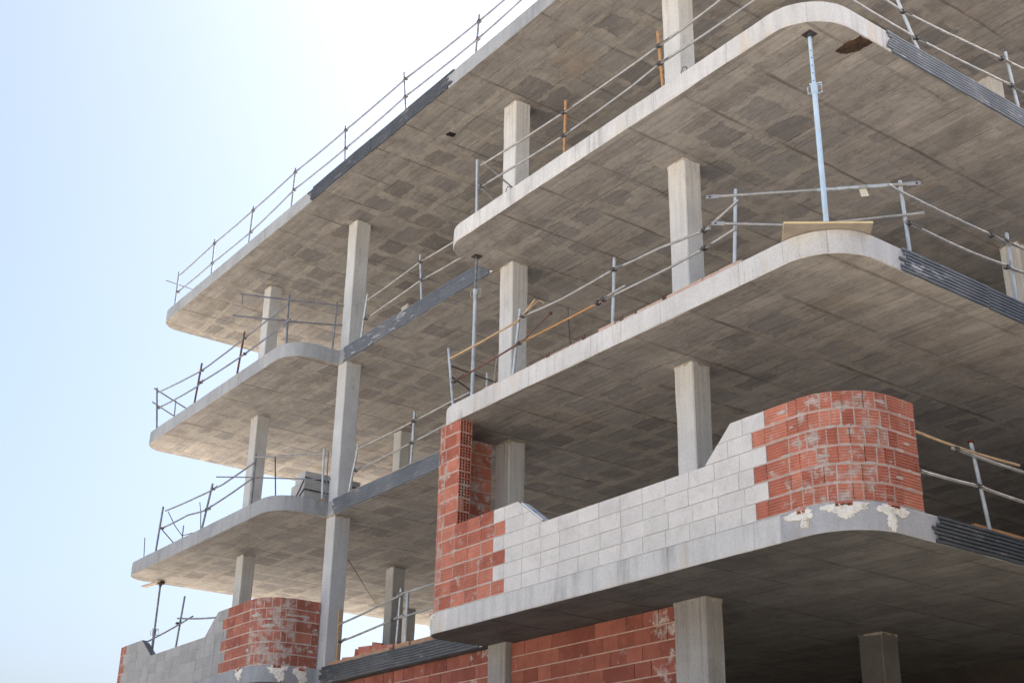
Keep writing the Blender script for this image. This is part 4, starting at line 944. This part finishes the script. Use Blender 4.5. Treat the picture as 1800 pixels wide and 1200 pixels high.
plank((-20.055, 10.93, Z[1]+0.004), (-20.055, 10.90, Z[1]+1.02), 0.05, 0.035, 'ochre', 'upright ochre timber leaning on the side of the left bay column', up=(1, 0, 0))
plank((-7.74, 11.62, Z[1]+0.002), (-7.74, 15.2, Z[1]+0.002), 0.045, 0.085, 'orange', 'long orange board lying on the right side edge behind the leaning post')
plank((-20.62, 10.60, Z[2]+0.002), (-20.34, 10.52, Z[2]+0.002), 0.07, 0.028, 'orange', 'small scrap of wood on the slab return under the grey block stack')
# block stack
st = thing('block_stack', (-21.5, 11.1, Z[2]), 'strapped stack of grey blocks on the middle left balcony, beside the column', 'block stack')
b = MB()
for k in range(4):
    for i in range(3):
        for j in range(3):
            x0 = -21.82+i*0.2+(0.07 if k == 3 and i == 0 else 0)+jit(0.004); y0 = 10.60+j*0.40+jit(0.004)
            if k == 3 and i == 0 and j == 0: continue
            if k >= 2 and i == 0 and j == 0: x0 += 0.05
            b.box((x0, y0, Z[2]+0.004+k*0.2), (x0+0.197-(0.05 if k >= 2 and i == 0 and j == 0 else 0), y0+0.397, Z[2]+k*0.2+0.201), 0, random.random())
build('block', b, 'block_mid', st)
s_ = MB()
for zz in (Z[2]+0.66, Z[2]+0.43): s_.box((-21.215, 10.59, zz), (-21.205, 11.81, zz+0.022))
s_.tube([(-21.21, 10.585, Z[2]+0.44), (-21.55, 10.585, Z[2]+0.20), (-21.6, 10.585, Z[2]+0.16)], 0.010, 6); s_.tube([(-21.23, 10.585, Z[2]+0.62), (-21.60, 10.585, Z[2]+0.26)], 0.010, 6)
build('strap', s_, 'strap', st)
# broken bricks
def rubble(x, y, z, sx, sy, sz, rz, label, seed):
    rnd = random.Random(seed); m = MB(); ca, sa = math.cos(rz), math.sin(rz)
    P = [(a*sx*rnd.uniform(.75, 1.05), b_*sy*rnd.uniform(.75, 1.05), c*sz*(rnd.uniform(.7, 1.05) if c > 0 else 1)) for c in (0, 1) for a, b_ in ((-1, -1), (1, -1), (1, 1), (-1, 1))]
    P = [(x+p[0]*ca-p[1]*sa, y+p[0]*sa+p[1]*ca, z+p[2]) for p in P]
    m.poly(P, [(3,2,1,0),(4,5,6,7),(0,1,5,4),(1,2,6,5),(2,3,7,6),(3,0,4,7)], 0, rnd.random(), 0.5)
    tag(build('broken_brick', m, 'brick', bevel=0.008), label, 'brick', 'broken bricks on the lowest recess edge')
RB = 'one of the broken brick pieces heaped along the lowest recessed edge'
for i, (x, sx, sz, rz) in enumerate(((-19.62, .12, .17, .3), (-19.30, .10, .24, -.5), (-19.02, .17, .26, .2), (-18.72, .10, .28, .9), (-18.50, .11, .21, -.2), (-18.26, .15, .22, .1))):
    rubble(x, 10.93, Z[1]+0.002, sx, 0.09, sz, rz, RB, 70+i)
# starter bars, hooks, loops
def rod(name, pts, r, mat, label, cat='rebar', group=None):
    m = MB(); m.tube(pts, r, 6); return tag(build(name, m, mat), label, cat, group)
rod('starter_bar', [(-26.88, 9.75, Z[2]), (-26.95, 9.75, 8.55), (-27.0, 9.75, 8.77)], 0.009, 'clip', 'thin upright bar at the far left tip of the middle left balcony')
rod('starter_bar', [(-23.9, 9.75, Z[2]), (-24.02, 9.75, 8.7), (-24.13, 9.75, 8.92)], 0.009, 'clip', 'thin bar beside the leaning post of the middle left balcony')
rod('starter_bar', [(-12.15, 9.8, Z[2]), (-12.22, 9.8, 8.45), (-12.265, 9.8, 8.95)], 0.008, 'clip', 'thin dark upright bar on the middle right balcony, crossing the orange tube')
for i, x in enumerate((-12.46, -11.71, -10.97, -10.19)):
    rod('wire_hook', [(x-0.05, 9.64, Z[2]+0.006), (x-0.03, 9.625, Z[2]+0.065), (x+0.01, 9.605, Z[2]-0.01), (x+0.03, 9.62, Z[2]+0.06), (x+0.05, 9.60, Z[2]-0.012)], 0.006, 'rust', 'one of the small bent wire hooks along the front edge of the middle right balcony', 'hook', 'wire hooks')
for x, lab in ((-13.68, 'small wire loop on the upper right slab edge, in front of the left column'), (-9.86, 'small wire loop on the upper right slab edge, beside the right timber post')):
    rod('wire_loop', [(x-0.05, 9.78, Z[3]+0.0), (x-0.05, 9.78, Z[3]+0.17), (x-0.01, 9.78, Z[3]+0.23), (x+0.05, 9.78, Z[3]+0.20), (x+0.06, 9.78, Z[3]+0.10)], 0.007, 'clip', lab, 'wire')
rod('hanging_cable', [(-20.085, 11.0, 7.2), (-22.1, 12.4, 7.43), (-24.15, 13.8, 7.68), (-26.2, 15.2, 7.95)], 0.012, 'wire', 'thin pale cable slung from the left bay column up to the soffit', 'cable')
rod('column_wire', [(-15.14, 10.69, Z[2]+0.2), (-15.19, 10.67, Z[2]+0.8), (-15.14, 10.69, Z[2]+1.2)], 0.007, 'tube', 'pale wire hanging down the left edge of the middle right column', 'wire')
